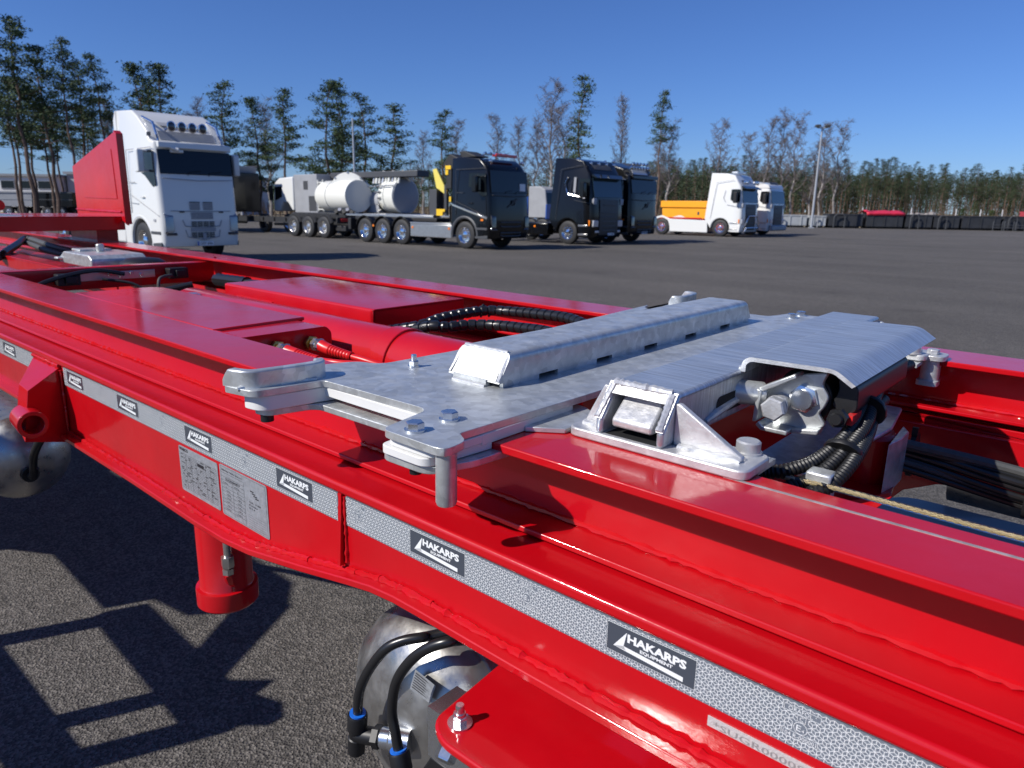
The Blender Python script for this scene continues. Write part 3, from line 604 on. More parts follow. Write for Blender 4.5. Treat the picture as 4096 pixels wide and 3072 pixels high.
# running gear outside the picture that carries the chassis
for ax in (-5.2, 2.6):
    for yy in (.42, 2.37):
        m = MB(); m.lathe([(.22, -.14), (.40, -.15), (.48, -.11), (.49, 0), (.48, .11), (.40, .15), (.22, .14)], (ax, yy, -1.545 + .49), (0, 1, 0), 36); wt = m.build('wheel', RUBBER, TR); m = MB(); m.lathe([(.05, -.15), (.20, -.12), (.23, -.13), (.23, .13), (.05, .10)], (ax, yy, -1.055), (0, 1, 0), 28); m.build('rim', GALV, wt)
    m = MB(); m.cyl((ax, .42, -1.055), (ax, 2.37, -1.055), .06); m.box(ax - .08, ax + .08, .75, .9, -1.06, -.64); m.box(ax - .08, ax + .08, 1.9, 2.05, -1.06, -.64); m.build('axle', CHASS, TR)

# ------------------------------------------------------------------ sliding lock plate (rests on the two rails)
ZP = -0.313
SP = tthing('sliding_lock_plate', 'flat grey galvanized plate with a raised bar, on white sliders across both red rails', 'slide plate', (-.85, 1.38, ZP - .05))
half = [(-1.124, .564, .012), (-1.050, .578, .02), (-1.034, .704, .012), (-.775, .712, .022), (-.752, .602, .016), (-.624, .600, .022), (-.632, .648, .012), (-.660, .664, .006), (-.652, .95, 0)]
mir = [(x, 2.765 - y, r) for x, y, r in half][::-1]
left = [(-1.058, 1.75, .03), (-1.066, 1.90, .03), (-1.118, 1.93, .02), (-1.137, 1.987, .01)]
leftn = [(-1.137, .778, .012), (-1.118, .838, .02), (-1.066, .855, .04), (-1.057, 1.05, .03)]
m = MB(); m.prism(rpoly(half + mir + left + leftn[::-1], .01), ZP - .0115, ZP, 'z'); m.build('top_plate', GALV, SP, bevel=.0015)
for fl in (0, 1):
    Y = (lambda y: 2.765 - y) if fl else (lambda y: y)
    def pz(pts, a, b, nm, mt, bv=.0015):
        m = MB(); m.prism(rpoly([(x, Y(y)) + ((r,) if r else (0.0,)) for x, y, r in pts], 0), a, b, 'z'); return m.build(nm, mt, SP, bevel=bv)
    pz([(-1.105, .584, .02), (-1.052, .592, .02), (-1.036, .70, .01), (-1.03, .728, 0), (-1.11, .728, 0)], -.3515, -.3255, 'slider_pad', WHITEP)
    pz([(-1.11, .706, 0), (-.70, .706, 0), (-.657, .706, 0), (-.657, .935, .015), (-1.03, .86, 0)], -.3420, -.3248, 'slider_pad', WHITEP)
    pz([(-.752, .612, .012), (-.660, .612, .012), (-.657, .728, 0), (-.77, .728, 0)], -.3385, -.3255, 'slider_pad', WHITEP)
    pz([(-.762, .606, .014), (-.667, .606, .018), (-.657, .728, 0), (-.775, .728, 0)], -.3515, -.3387, 'slider_pad', WHITEP)
    pz([(-1.10, .60, .02), (-1.06, .604, .02), (-1.04, .69, .02), (-.79, .694, .02), (-.766, .61, .02), (-.668, .612, .02), (-.645, .68, .01), (-.635, .79, 0), (-1.09, .79, 0)], -.3640, -.3525, 'clamp_plate', GALV)
    # curled guide on the tab
    ctr = spline([(-1.128, Y(.574), 0), (-1.10, Y(.579), 0), (-1.078, Y(.590), 0), (-1.069, Y(.615), 0), (-1.059, Y(.69), 0), (-1.064, Y(.718), 0), (-1.092, Y(.728), 0)], 5); a = []; b = []
    for i, p in enumerate(ctr):
        d = (ctr[min(i + 1, len(ctr) - 1)] - ctr[max(i - 1, 0)]).normalized(); n = Vector((-d.y, d.x, 0)) * .0085; a.append(p + n); b.append(p - n)
    m = MB(); N = len(a); hh = lambda i: .030 * min(1, (i + 1) / 4, (N - i) / 3)
    vs = []
    for i in range(N): vs += [(a[i].x, a[i].y, ZP - .001), (b[i].x, b[i].y, ZP - .001), (a[i].x, a[i].y, ZP + hh(i)), (b[i].x, b[i].y, ZP + hh(i))]
    fs = [(0, 1, 3, 2), (4 * N - 4, 4 * N - 2, 4 * N - 1, 4 * N - 3)]
    for i in range(N - 1):
        q = 4 * i; fs += [(q, q + 2, q + 6, q + 4), (q + 1, q + 5, q + 7, q + 3), (q + 2, q + 3, q + 7, q + 6)]
    m.add(vs, fs); gd = m.build('curled_guide', GALV, SP, bevel=.003, seg=3)
    m = MB(); weld(m, (-1.085, Y(.570), ZP), (-1.050, Y(.70), ZP), .005); m.build('weld_bead', GALV, gd)
    for bx, by in ((-.712, .629), (-.714, .697)):
        m = MB(); m.k = 0; m.lathe([(.0155, 0), (.0155, .003), (.006, .003)], (bx, Y(by), ZP), (0, 0, 1), 24); m.hexn((bx, Y(by), ZP + .003), (0, 0, 1), .0133, .0105, rot=.25 + bx)
        m.build('hex_bolt', ZINC, SP); m = MB(); m.cyl((bx, Y(by), -.376), (bx, Y(by), -.364), .009, 12); m.build('bolt_end', BLACKP, SP)
    m = MB(); m.cyl((-1.075, Y(.615), -.376), (-1.075, Y(.615), -.364), .011, 12); m.build('bolt_end', BLACKP, SP)
    m = MB(); m.lathe([(.0115, 0), (.0115, .003), (.005, .003)], (-1.004, Y(.886), ZP), (0, 0, 1), 20); m.hexn((-1.004, Y(.886), ZP + .003), (0, 0, 1), .0098, .009); m.lathe([(.0055, .0), (.006, .003), (.0054, .006), (.006, .009), (.005, .012)], (-1.004, Y(.886), ZP + .012), (0, 0, 1), 12); m.build('lock_nut', ZINC, SP)
    m = MB(); m.lathe([(.0145, -.3245), (.0145, -.395), (.0130, -.399), (.005, -.3995)], (-.642, Y(.621), 0), (0, 0, 1), 28); m.build('stop_pin', GALV, SP)
# raised hollow bar with drain slots along its foot
m = MB(); y0, y1 = .868, 1.935
pr = rpoly([(-.900, ZP + .0085, 0), (-.900, ZP + .058, .016), (-.778, ZP + .058, .016), (-.778, ZP + .0085, 0)], 0, 6); n_ = len(pr)
ye = lambda z: .009 + (z - ZP - .009) / .049 * .033
m.add([(x, y0 + ye(z), z) for x, z in pr] + [(x, y1 - ye(z), z) for x, z in pr], [tuple(range(n_)), tuple(range(2 * n_ - 1, n_ - 1, -1))] + [(i, i + n_, (i + 1) % n_ + n_, (i + 1) % n_) for i in range(n_)])
slots = [1.015, 1.2, 1.385, 1.575, 1.765]
bar_ = m.build('raised_bar', GALV, SP, smooth=40)
m = MB(); ys = [y0 + .02] + [v for s_ in slots for v in (s_ - .028, s_ + .028)] + [y1 - .02]
for x0, x1 in ((-.786, -.7785), (-.8995, -.892)):
    for i in range(0, len(ys), 2): m.box(x0, x1, ys[i], ys[i + 1], ZP - .001, ZP + .0095)
m.box(-.885, -.806, y0 + .006, y0 + .016, ZP - .001, ZP + .012); m.box(-.885, -.806, y1 - .016, y1 - .006, ZP - .001, ZP + .012); m.build('bar_foot', GALV, bar_)
m = MB(); m.box(-.885, -.80, .90, 1.9, ZP + .0005, ZP + .008); m.build('bar_shade_fill', RECSHADE, bar_)  # dark block standing in for the shade inside the bar
m = MB(); 
zz = lambda t: (y0 + .008 + .034 * t, ZP + .009 + .050 * t)
ya, za = zz(.05); yb, zb = zz(.97)
m.add([(-.892, ya - .0015, za), (-.786, ya - .0015, za), (-.792, yb - .0015, zb - .004), (-.886, yb - .0015, zb - .004)], [(0, 1, 2, 3)])
for a, b in (((-.897, ya, za), (-.894, yb, zb - .006)), ((-.781, ya, za), (-.784, yb, zb - .006)), ((-.890, yb + .002, zb), (-.788, yb + .002, zb)), ((-.884, y0 + .004, ZP + .001), (-.806, y0 + .004, ZP + .001))):
    weld(m, a, b, .0034, step=.004, jit=.12)
m.build('end_cap', GALVB, bar_)

# ------------------------------------------------------------------ lock beam behind it (bolted on the rails)
LB = tthing('lock_beam', 'grey galvanized hollow beam with open near end, side gussets and a bent cover hood, right of the flat slide plate', 'lock beam', (-.46, 1.38, ZT))
SB = [(.838, -.3285), (.838, -.305), (.876, -.256), (1.889, -.256), (1.927, -.305), (1.927, -.3285)]
m = MB(); m.prism(SB, -.5545, -.5425, 'x'); m.prism(SB, -.4545, -.4425, 'x'); m.prism([(.866, -.2695), (.876, -.256), (1.889, -.256), (1.899, -.2695)], -.5545, -.4425, 'x'); m.build('beam_body', GALVS, LB, bevel=.007, seg=3, smooth=40)
m = MB(); 
for a, b in (((-.551, .838, -.304), (-.546, .872, -.259)), ((-.449, .838, -.304), (-.451, .872, -.259)), ((-.545, .874, -.256), (-.452, .874, -.256))): weld(m, a, b, .0055, step=.004, jit=.22)
for x0, x1 in ((-.554, -.543), (-.454, -.443)): m.add([(x0, .8368, -.3045), (x1, .8368, -.3045), (x1, .8745, -.2555), (x0, .8745, -.2555)], [(0, 1, 2, 3)])
m.add([(-.543, .862, -.2705), (-.454, .862, -.2705), (-.454, .8742, -.2555), (-.543, .8742, -.2555)], [(0, 1, 2, 3)])
m.build('cut_end', GALVB, LB)
m = MB(); m.prism([(.848, -.3165), (.846, -.304), (.884, -.272), (1.0, -.272), (1.0, -.3165)], -.532, -.466, 'x')
o = m.build('inner_block', GALVB, LB, bevel=.004)
m = MB(); m.box(-.541, -.456, .845, 1.9, -.3284, -.3278); m.box(-.541, -.456, 1.0, 1.01, -.328, -.27); m.build('beam_shade_fill', RECSHADE, LB)  # floor and back wall coloured dark for the shade inside the beam
for fl in (0, 1):
    Y = (lambda y: 2.765 - y) if fl else (lambda y: y)
    a_, b_ = sorted((Y(.836), Y(.925)))
    m = MB(); m.prism(rrect(-.603, -.322, a_, b_, .016), ZT + .0003, ZT + .0145, 'z'); m.build('foot_plate', GALVB, LB, bevel=.0025)
    for s_, tip, top in ((1, -.342, -.268), (-1, -.592, -.262)):
        m = MB(); x0 = -.4425 if s_ > 0 else -.5545; P = [(x0, -.3278), (x0, top), (x0 + s_ * .006, top), (tip, -.3225), (tip, -.3278)]
        m.prism(P, *sorted((Y(.868), Y(.879))), 'y'); gs = m.build('gusset', GALVB, LB, bevel=.002)
        m = MB(); weld(m, (x0 + s_ * .01, Y(.866), -.3275), (tip, Y(.866), -.3275), .0048); m.build('weld_bead', GALVB, gs)
    m = MB(); m.lathe([(.019, 0), (.019, .003), (.0165, .003), (.0165, .016), (.014, .018)], (-.352, Y(.912), ZT + .0145), (0, 0, 1), 24); m.build('round_head_bolt', GALVB, LB)
    m = MB(); m.prism([(-.60, -.352), (-.33, -.352), (-.33, -.344), (-.60, -.344)], *sorted((Y(.90), Y(.96))), 'y'); m.build('clamp_strip', GALV, LB)
m = MB(); m.prism(rpoly([(-.655, .80, .0), (-.605, .835, 0), (-.605, .925, 0), (-.66, .96, .02), (-.75, .95, .02), (-.75, .905, .0)], 0), -.3418, -.334, 'z'); m.build('shim_plate', GALV, LB, bevel=.001)
m = MB(); m.tube([(-.4415, .965, -.3155), (-.4415, 1.0, -.309), (-.4415, 1.05, -.304), (-.4415, 1.11, -.300)], [.004, .007, .006, .004], 8); m.build('weld_bead', GALVB, LB)
m = MB(); m.prism(rrect(1.0, 1.10, -.315, -.286, .012), -.4424, -.4415, 'x'); m.build('slot_shade', RECSHADE, LB)  # flat dark patch painted as the shade of a hole, nothing is cut
# bent cover hood
T = .006
C1 = [(-.4445, -.2585), (-.4445, -.242), (-.434, -.2335), (-.302, -.2315), (-.2715, -.2515)]
C2 = [(-.2765, -.2555), (-.3045, -.238), (-.430, -.240), (-.4375, -.246), (-.4375, -.2585)]
hp = rpoly([C1[0] + (0,), C1[1] + (.010,), C1[2] + (.010,), C1[3] + (.012,), C1[4] + (.0,), C2[0] + (0,), C2[1] + (.006,), C2[2] + (.005,), C2[3] + (.005,), C2[4] + (0,)], 0)
m = MB(); m.prism(hp, 1.0865, 1.625, 'y'); m.build('cover_hood', GALVS, LB, smooth=30)
m = MB(); m.prism(hp, 1.085, 1.0863, 'y'); weld(m, (-.447, 1.09, -.2575), (-.447, 1.13, -.2575), .006); m.build('hood_edge', GALVB, LB)
# clevis plate, bolts, rod, actuator
m = MB(); pl_ = [(-.443, -.360), (-.440, -.305), (-.386, -.273), (-.343, -.263), (-.352, -.285), (-.338, -.305), (-.345, -.325), (-.352, -.335), (-.340, -.350), (-.341, -.356), (-.358, -.366), (-.432, -.368)]
m.prism(rpoly([(a, b) for a, b in pl_], .008), 1.200, 1.210, 'y'); m.prism([(-.449, -.362), (-.446, -.302), (-.438, -.305), (-.441, -.360)], 1.165, 1.21, 'y'); m.prism([(-.446, -.302), (-.388, -.268), (-.384, -.275), (-.440, -.309)], 1.170, 1.21, 'y'); m.prism([(-.443, -.366), (-.433, -.374), (-.388, -.374), (-.388, -.366), (-.430, -.366), (-.437, -.358)], 1.165, 1.21, 'y'); m.prism([(-.388, -.374), (-.345, -.368), (-.343, -.358), (-.388, -.366)], 1.185, 1.21, 'y')
m.v = [v * .935 for v in m.v]; m.build('clevis_plate', GALV, LB, bevel=.002)
m = MB(); m.cyl((-.413, 1.205, -.326), (-.413, 1.165, -.327), .0145, 18); m.lathe([(.019, 0), (.019, .005), (.012, .005)], (-.411, 1.168, -.327), (.12, -1, 0), 22); m.hexn((-.410, 1.160, -.327), (.12, -1, 0), .0205, .020); m.v = [v * .935 for v in m.v]; m.build('lock_bolt', GALVB, LB)
m = MB(); m.hexn((-.377, 1.200, -.313), (0, -1, 0), .0245, .009); m.lathe([(.017, 0), (.017, .016), (.008, .016)], (-.377, 1.200, -.313), (0, -1, 0), 24); m.v = [v * .935 for v in m.v]; m.build('lock_nut', ZINC, LB)
m = MB(); m.cyl((-.52, 1.125, -.307), (-.446, 1.19, -.317), .0215, 22); m.v = [v * .935 for v in m.v]; m.build('lock_rod', GALV, LB)
m = MB(); m.lathe([(.02, 1.22), (.045, 1.225), (.052, 1.24), (.052, 1.62), (.03, 1.63)], (-.385, 0, -.318), (0, 1, 0), 28); m.prism(rpoly([(-.335, -.268), (-.30, -.285), (-.298, -.325), (-.318, -.338), (-.34, -.32), (-.33, -.295)], .008), 1.22, 1.55, 'y'); m.v = [v * .935 for v in m.v]; m.build('actuator', BLACKP, LB, bevel=.003)
m = MB(); m.k = 0; m.hexn((-.318, 1.185, -.333), (0, 1, 0), .0165, .014); m.lathe([(.009, -.008), (.011, -.004), (.009, 0)], (-.318, 1.185, -.333), (0, 1, 0), 14); m.k = 1; m.box(-.308, -.298, 1.20, 1.25, -.344, -.328); m.v = [v * .935 for v in m.v]; m.build('actuator_fitting', [BLACKP, REDL], LB)
m = MB(); m.prism(rpoly([(-.46, 1.20), (-.46, 1.78), (-.34, 1.78), (-.318, 1.60), (-.328, 1.48), (-.37, 1.46), (-.36, 1.20)], .008), -.452, -.443, 'z'); m.build('actuator_carrier', GALV, LB, bevel=.003)
m = MB(); m.lathe([(.055, -.56), (.060, -.54), (.060, -.46), (.052, -.452)], (-.36, 1.58, 0), (0, 0, 1), 28); m.prism(rpoly([(-.42, 1.40), (-.33, 1.42), (-.285, 1.52), (-.30, 1.62), (-.42, 1.68)], .01), -.565, -.555, 'z'); m.build('pivot_drum', RED, LB)
m = MB(); m.prism(rpoly([(-.30, 1.50), (-.29, 1.56), (-.29, 1.62), (-.31, 1.66)], .0), -.56, -.452, 'z'); m.build('pivot_bracket', GALV, LB, bevel=.002)
# far-side lock bolts on the rail
m = MB(); m.cyl((-.318, 1.90, -.40), (-.318, 1.90, -.343), .021, 20); m.prism(rrect(-.352, -.288, 1.868, 1.935, .018), -.343, -.331, 'z'); m.hexn((-.318, 1.90, -.331), (0, 0, 1), .014, .012); m.prism(rrect(-.342, -.296, 1.875, 1.92, .010), -.405, -.392, 'z'); m.build('rail_clamp', GALVB, LB, bevel=.002)

# ------------------------------------------------------------------ red frame of a neighbouring drawbar, left of the lens, that throws the barred shadow
DF = thing('drawbar_frame', 'red steel frame left of the camera casting the barred shadow on the asphalt', 'steel frame', (-3.2, -.40, 0))
def fr(poly, w0=-.43, w1=-.37, nm='frame_bar'):
    m = MB(); m.prism(poly, w0 + .40, w1 + .40, 'y'); 
    for v in m.v: v.x += 3.2
    return m.build(nm, RED, DF, bevel=.004)
fr([(-6.4, .68), (-2.44, .68), (-2.44, .785), (-6.4, .785)], nm='lower_rail')
fr([(-3.36, 1.07), (-2.50, 1.03), (-2.38, 1.19), (-2.46, 1.22), (-2.60, 1.17), (-3.36, 1.19)], nm='upper_rail')
for x, w_ in ((-3.34, .085), (-2.71, .075), (-2.50, .10)): fr([(x, 0), (x + w_, 0), (x + w_, 1.10), (x, 1.10)], -.42, -.38, 'post')
fr([(-2.86, 1.16), (-2.68, 1.16), (-3.10, 1.52), (-3.26, 1.46)], nm='diagonal_brace')
fr([(-2.68, 1.15), (-2.60, 1.26), (-2.55, 1.20), (-2.62, 1.12)], nm='catch')
fr([(-6.4, .79), (-4.25, .79), (-4.20, 1.02), (-4.05, 1.12), (-3.40, 1.10), (-3.40, 1.24), (-3.2, 1.27), (-3.1, 1.52), (-3.3, 1.62), (-6.4, 1.62)], -.41, -.39, 'shade_panel')  # unseen panel added to shade the asphalt beside the bars

HEADL = mat('headlight_cluster', (.26, .28, .31), .15, .3, coat=1.0)

# ------------------------------------------------------------------ lorries
WHEELS = {}
def wheel(root, x, y, side, rim=None, r=.51, w_=.30, hub=None):
    rim = rim or CHROME; key = (rim.name, r, hub.name if hub else '')
    if key not in WHEELS:
        m = MB(); m.lathe([(r * .58, -w_ / 2), (r * .80, -w_ / 2 - .01), (r * .96, -w_ * .42), (r, -w_ * .3), (r, w_ * .3), (r * .96, w_ * .42), (r * .80, w_ / 2 + .01), (r * .58, w_ / 2)], (0, 0, 0), (0, 1, 0), 32, True)
        t = m.build('wheel', RUBBER); td = t.data; bpy.data.objects.remove(t)
        m = MB(); m.k = 0; m.lathe([(r * .60, -.16), (r * .57, -.15), (r * .52, -.10), (r * .46, -.055), (r * .30, -.05), (r * .26, -.10), (r * .10, -.13), (.01, -.13)], (0, 0, 0), (0, 1, 0), 28, caps=False)
        for i in range(10): m.hexn((r * .38 * math.cos(i * .628), -.055, r * .38 * math.sin(i * .628)), (0, -1, 0), .022, .035)
        t2 = m.build('rim', rim); rd = t2.data; bpy.data.objects.remove(t2); hd = None
        if hub: m = MB(); m.lathe([(r * .31, -.060), (r * .30, -.075), (r * .20, -.11), (.01, -.137)], (0, 0, 0), (0, 1, 0), 20, caps=False); t3 = m.build('hub', hub); hd = t3.data; bpy.data.objects.remove(t3)
        WHEELS[key] = (td, rd, hd)
    td, rd, hd = WHEELS[key]
    o = bpy.data.objects.new('wheel', td); COL.objects.link(o); o.parent = root; o.location = (x, y, r)
    if side > 0: o.rotation_euler = (0, 0, math.pi)
    q = bpy.data.objects.new('rim', rd); COL.objects.link(q); q.parent = o
    if hd: q = bpy.data.objects.new('hub', hd); COL.objects.link(q); q.parent = o
def fpanel(m, y0, y1, z0, z1, x0, x1, th=.012):
    m.add([(x0, y0, z0), (x0, y1, z0), (x1, y1, z1), (x1, y0, z1), (x0 + th, y0, z0), (x0 + th, y1, z0), (x1 + th, y1, z1), (x1 + th, y0, z1)],
          [(0, 3, 2, 1), (4, 5, 6, 7), (0, 1, 5, 4), (1, 2, 6, 5), (2, 3, 7, 6), (3, 0, 4, 7)])
def cab_shell(root, prof, paint, hw, taper, ax=-1.30, ar=.64, az=.50, front_in=.10):
    """side outline with a wheel arch, swept across the width and drawn in towards the roof and the front corners"""
    arch = [(ax + ar * math.cos(R(t)), az + ar * math.sin(R(t))) for t in range(-4, 185, 12)]
    P = list(prof) + arch[::-1]
    m = MB(); n = len(P); ys = (-1, -.975, -.93, -.85, -.6, 0, .6, .85, .93, .975, 1); vs = []
    zmax = max(p[1] for p in P)
    for s in ys:
        for x, z in P:
            k = max(0, (z - 2.2) / (zmax - 2.2)); h = hw - taper * k
            sh = {1: .20, .975: .10, .93: .045, .85: .012}.get(abs(s), 0) * max(0, 1 + x / .55) if x > -.55 else 0
            vs.append((x - sh, h * s, z - (.03 * (abs(s) > .98) * k)))
    fs = [tuple(range(n)), tuple(len(vs) - 1 - i for i in range(n))]
    for c in range(len(ys) - 1):
        for i in range(n): fs.append((c * n + i, c * n + (i + 1) % n, (c + 1) * n + (i + 1) % n, (c + 1) * n + i))
    m.add(vs, fs); return m.build('cab', paint, root, bevel=.02, seg=2, smooth=50)
def both(fn):
    for s in (-1, 1): fn(s)
def mirror(root, x, z0, z1, paint, hw):
    def f(s):
        m = MB(); m.prism(rrect(x - .10, x + .12, z0, z1, .05), s * (hw + .16), s * (hw + .36), 'y'); m.cyl((x + .02, s * hw, z1 - .05), (x, s * (hw + .26), z1 - .02), .03); m.cyl((x + .02, s * hw, z0 + .05), (x, s * (hw + .26), z0 + .04), .03); m.build('mirror', paint, root, bevel=.03)
    both(f)
def chassis(root, x0, x1, z0=.62, z1=.90, hw=.42):
    m = MB(); m.box(x0, x1, -hw, -hw + .08, z0, z1); m.box(x0, x1, hw - .08, hw, z0, z1)
    x = x0 + .3
    while x < x1: m.box(x, x + .12, -hw, hw, z0 + .05, z1 - .04); x += 1.1
    m.cyl((x0 + .8, 0, .5), (x1 - .8, 0, .55), .07, 10); m.build('chassis', CHASS, root)
    return root
def roof_lamps(root, xs, ys, z, r, ml=None, bar=True, nm='roof_lamp'):
    if bar:
        m = MB(); m.tube([(xs - .03, min(ys) - .15, z - .10), (xs, min(ys), z - .02), (xs, max(ys), z - .02), (xs - .03, max(ys) + .15, z - .10)], .028, 8); m.build('lamp_bar', CHROME, root)
    for y in ys:
        m = MB(); m.k = 0; m.lathe([(.03, -.10), (r * .8, -.06), (r, 0), (r, .03), (r * .88, .035)], (xs + .05, y, z), (1, 0, 0), 18); m.k = 1; m.lathe([(r * .88, .032), (r * .5, .05), (.01, .055)], (xs + .05, y, z), (1, 0, 0), 18); m.build(nm, [CHROME, ml or LAMPD], root)
def numplate(root, x, y, z, txt):
    m = MB(); m.box(x, x + .012, y - .26, y + .26, z - .055, z + .055); p = m.build('number_plate', PLATEW, root)
    m = MB(); m.k = 0; m.add([(x + .014, y - .255, z - .05), (x + .014, y - .205, z - .05), (x + .014, y - .205, z + .05), (x + .014, y - .255, z + .05)], [(0, 1, 2, 3)])
    m.k = 1; put_text(m, txt, (x + .015, y - .17, z - .035), (0, 1, 0), (0, 0, 1), .40, .07, .01); m.build('plate_text', [BLUEP, INK], p, smooth=0, fix=False)

def cab_fh(root, paint, H, slats, white=False, high=True):
    hw = 1.24
    if high: top = [(-.02, 2.22), (-.10, 2.92), (-.12, 3.06), (-.34, 3.12), (-.50, 3.36), (-1.05, H - .20), (-1.35, H - .05), (-2.32, H)]
    else: top = [(-.02, 2.05), (-.12, 2.86), (-.28, 3.06), (-.62, H - .06), (-1.3, H), (-1.98, H - .02)]
    back = -2.32 if high else -1.98
    prof = [(-.74, .42), (-.02, .40), (.03, .55), (.05, 1.1)] + top + [(back, 1.12)]
    cab_shell(root, prof, paint, hw, .10)
    zb, zt = (2.27, 2.88) if high else (2.06, 2.86)
    m = MB(); fpanel(m, -1.13, 1.13, zb, zt, -.020, -.095, .02); ws = m.build('windscreen', GLASS, root, bevel=.015)
    m = MB()
    for y in (-.30, .35): m.tube([(.01, y, zb - .03), (.005, y + .02, zb + .05), (-.01, y + .42, zb + .10)], .012, 6)
    m.build('wiper', BLACKP, root)
    if high:
        m = MB(); m.prism([(-.08, 2.92), (.03, 2.91), (.02, 3.06), (-.12, 3.08)], -1.12, 1.12, 'y'); m.build('sun_visor', paint, root, bevel=.02)
        m = MB(); fpanel(m, -.86, .86, 3.12, 3.36, -.33, -.50, .012); fpanel(m, -.70, .70, 3.50, 3.66, -.62, -.98, .012); m.build('roof_panel', TGREY if not white else GREYB, root)
        def f(s):
            m = MB(); m.prism(rrect(-.44, -.24, 3.20, 3.30, .03), s * (hw - .07), s * (hw - .045), 'y'); m.build('corner_vent', BLACKP, root)
        both(f)
    def side(s):
        yo = s * (hw - .012); yi = s * (hw + .004)
        m = MB()
        if high: W = [(-.16, 2.86), (-.68, 2.86), (-.92, 2.30), (-.70, 2.22), (-.28, 1.93), (-.10, 1.97)]
        else: W = [(-.20, 2.74), (-1.02, 2.76), (-1.06, 2.28), (-.80, 2.20), (-.36, 1.92), (-.12, 1.96)]
        m.prism(rpoly([(a, b) for a, b in W], .05), yo, yi, 'y'); m.build('side_window', GLASS, root, bevel=.006)
        m = MB(); yy = s * (hw + .003); 
        for a, b in (((-1.72, 2.90), (-1.74, 1.25)), ((-1.74, 1.75), (-.10, 1.20)), ((-1.72, 2.90), (-.2, 2.92)), ((-1.70, 2.06), (-1.35, 2.06)), ((-1.68, 1.52), (-1.25, 1.50))): m.cyl((a[0], yy, a[1]), (b[0], yy, b[1]), .010, 5)
        m.build('door_seam', GREYB if white else TGREY, root)
        m = MB(); m.box(-1.06, -.86, s * hw, s * (hw + .03), 1.66, 1.70); m.build('door_handle', paint, root, bevel=.01)
        m = MB(); m.prism([(.062, 1.18), (.01, 1.26), (-.13, 1.30), (-.10, 1.12), (.03, .92), (.055, .80), (.068, .80)], s * (hw - .34), s * (hw - .085), 'y'); m.build('headlight', HEADL if white else LAMPD, root, bevel=.02)
        m = MB(); m.prism([(.07, .74), (.00, .80), (-.04, .76), (.06, .70)], s * (hw - .42), s * (hw - .09), 'y'); m.build('fog_lamp', LAMPD, root, bevel=.008)
        m = MB(); m.prism([(-.10, .40), (-.72, .40), (-.74, .48), (-.10, .52)], s * (hw - .2), s * (hw + .005), 'y'); m.box(-.70, -.12, s * (hw - .15), s * (hw + .01), .72, .80); m.build('step', TGREY, root, bevel=.01)
        a = [(-1.30 + .68 * math.cos(R(t)), .50 + .68 * math.sin(R(t))) for t in range(-8, 189, 14)]
        m = MB(); m.tube([(x, s * (hw - .06), z) for x, z in a], .075, 8); m.build('wheel_arch', paint if white else TGREY, root)
        m = MB(); m.box(-1.42, -1.28, s * (hw + .004), s * (hw + .02), 1.30, 1.36) if False else m.box(-.42, -.30, s * (hw - .002), s * (hw + .02), 1.05, 1.12); m.build('side_marker', AMBER if not white else LAMPG, root)
    both(side)
    mirror(root, -.42 if high else -.5, zb + .02, zb + .60, paint, hw)
    if white:
        for y0, y1 in ((-.36, -.04), (.06, .36)):
            m = MB(); m.box(.046, .056, y0, y1, 1.55, 1.575)
            m.build('grille_slot', GRILLE, root)
            m = MB(); m.box(.040, .050, y0, y1, 1.36, 1.55); gp = m.build('grille_mesh_panel', WGRILLE, root)
            m = MB()
            for i in range(6):
                for j in range(6): m.box(.050, .053, y0 + .01 + i * .052 + (.02 if j % 2 else 0), y0 + .042 + i * .052 + (.02 if j % 2 else 0) - (.012 if i == 5 else 0), 1.37 + j * .029, 1.385 + j * .029)
            m.build('mesh_hole', GRILLE, gp, kind='stuff')
        m = MB(); m.box(.048, .062, -.35, .35, 1.12, 1.31); gp = m.build('grille_mesh_panel', WGRILLE, root); m = MB()
        for i in range(13):
            for j in range(6): m.box(.062, .065, -.34 + i * .052 + (.02 if j % 2 else 0), -.31 + i * .052 + (.02 if j % 2 else 0), 1.13 + j * .029, 1.146 + j * .029)
        m.build('mesh_hole', GRILLE, gp, kind='stuff')
        for z0, z1, y0 in ((.93, 1.08, -.36), (.64, .77, -.38)):
            for j in range(3):
                for i in range(4): 
                    m = MB(); y = y0 + i * .19; m.box(.060, .072, y, y + .16, z0 + j * .05, z0 + j * .05 + .034); m.build('grille_slat', GRILLE, root)
        m = MB(); m.box(.05, .066, -.38, .40, .80, .90); m.box(.07, .085, -.04, .07, .60, .76); m.build('grille_mesh_panel', GREYB, root)
        m = MB(); m.tube([(.058, -.62, 1.10), (.066, -.55, .94), (.07, 0, .90), (.066, .55, .94), (.058, .62, 1.10)], .012, 6); m.tube([(.05, -.55, .84), (.07, -.5, .66), (.075, 0, .58), (.07, .5, .66), (.05, .55, .84)], .012, 6); m.tube([(.04, -.95, 1.335), (.055, 0, 1.325), (.04, .95, 1.335)], .010, 6); m.tube([(.035, -1.1, 2.16), (.05, 0, 2.12), (.035, 1.1, 2.16)], .010, 6); m.build('bumper_seam', GREYB, root)
        def sl(s):
            m = MB(); m.box(.05, .065, s * .62 - .07, s * .62 + .07, 1.29, 1.33); m.build('air_slot', GRILLE, root)
        both(sl)
    else:
        for i, (z, dz) in enumerate(((1.00, .075), (.84, .05), (.62, .055), (.50, .05))):
            m = MB(); m.tube([(.055, -.62, z + dz * .6 * (i % 2)), (.068, -.45, z), (.07, 0, z), (.068, .45, z), (.055, .62, z + dz * .6 * (i % 2))], .026, 8); m.build('grille_slat', slats, root)
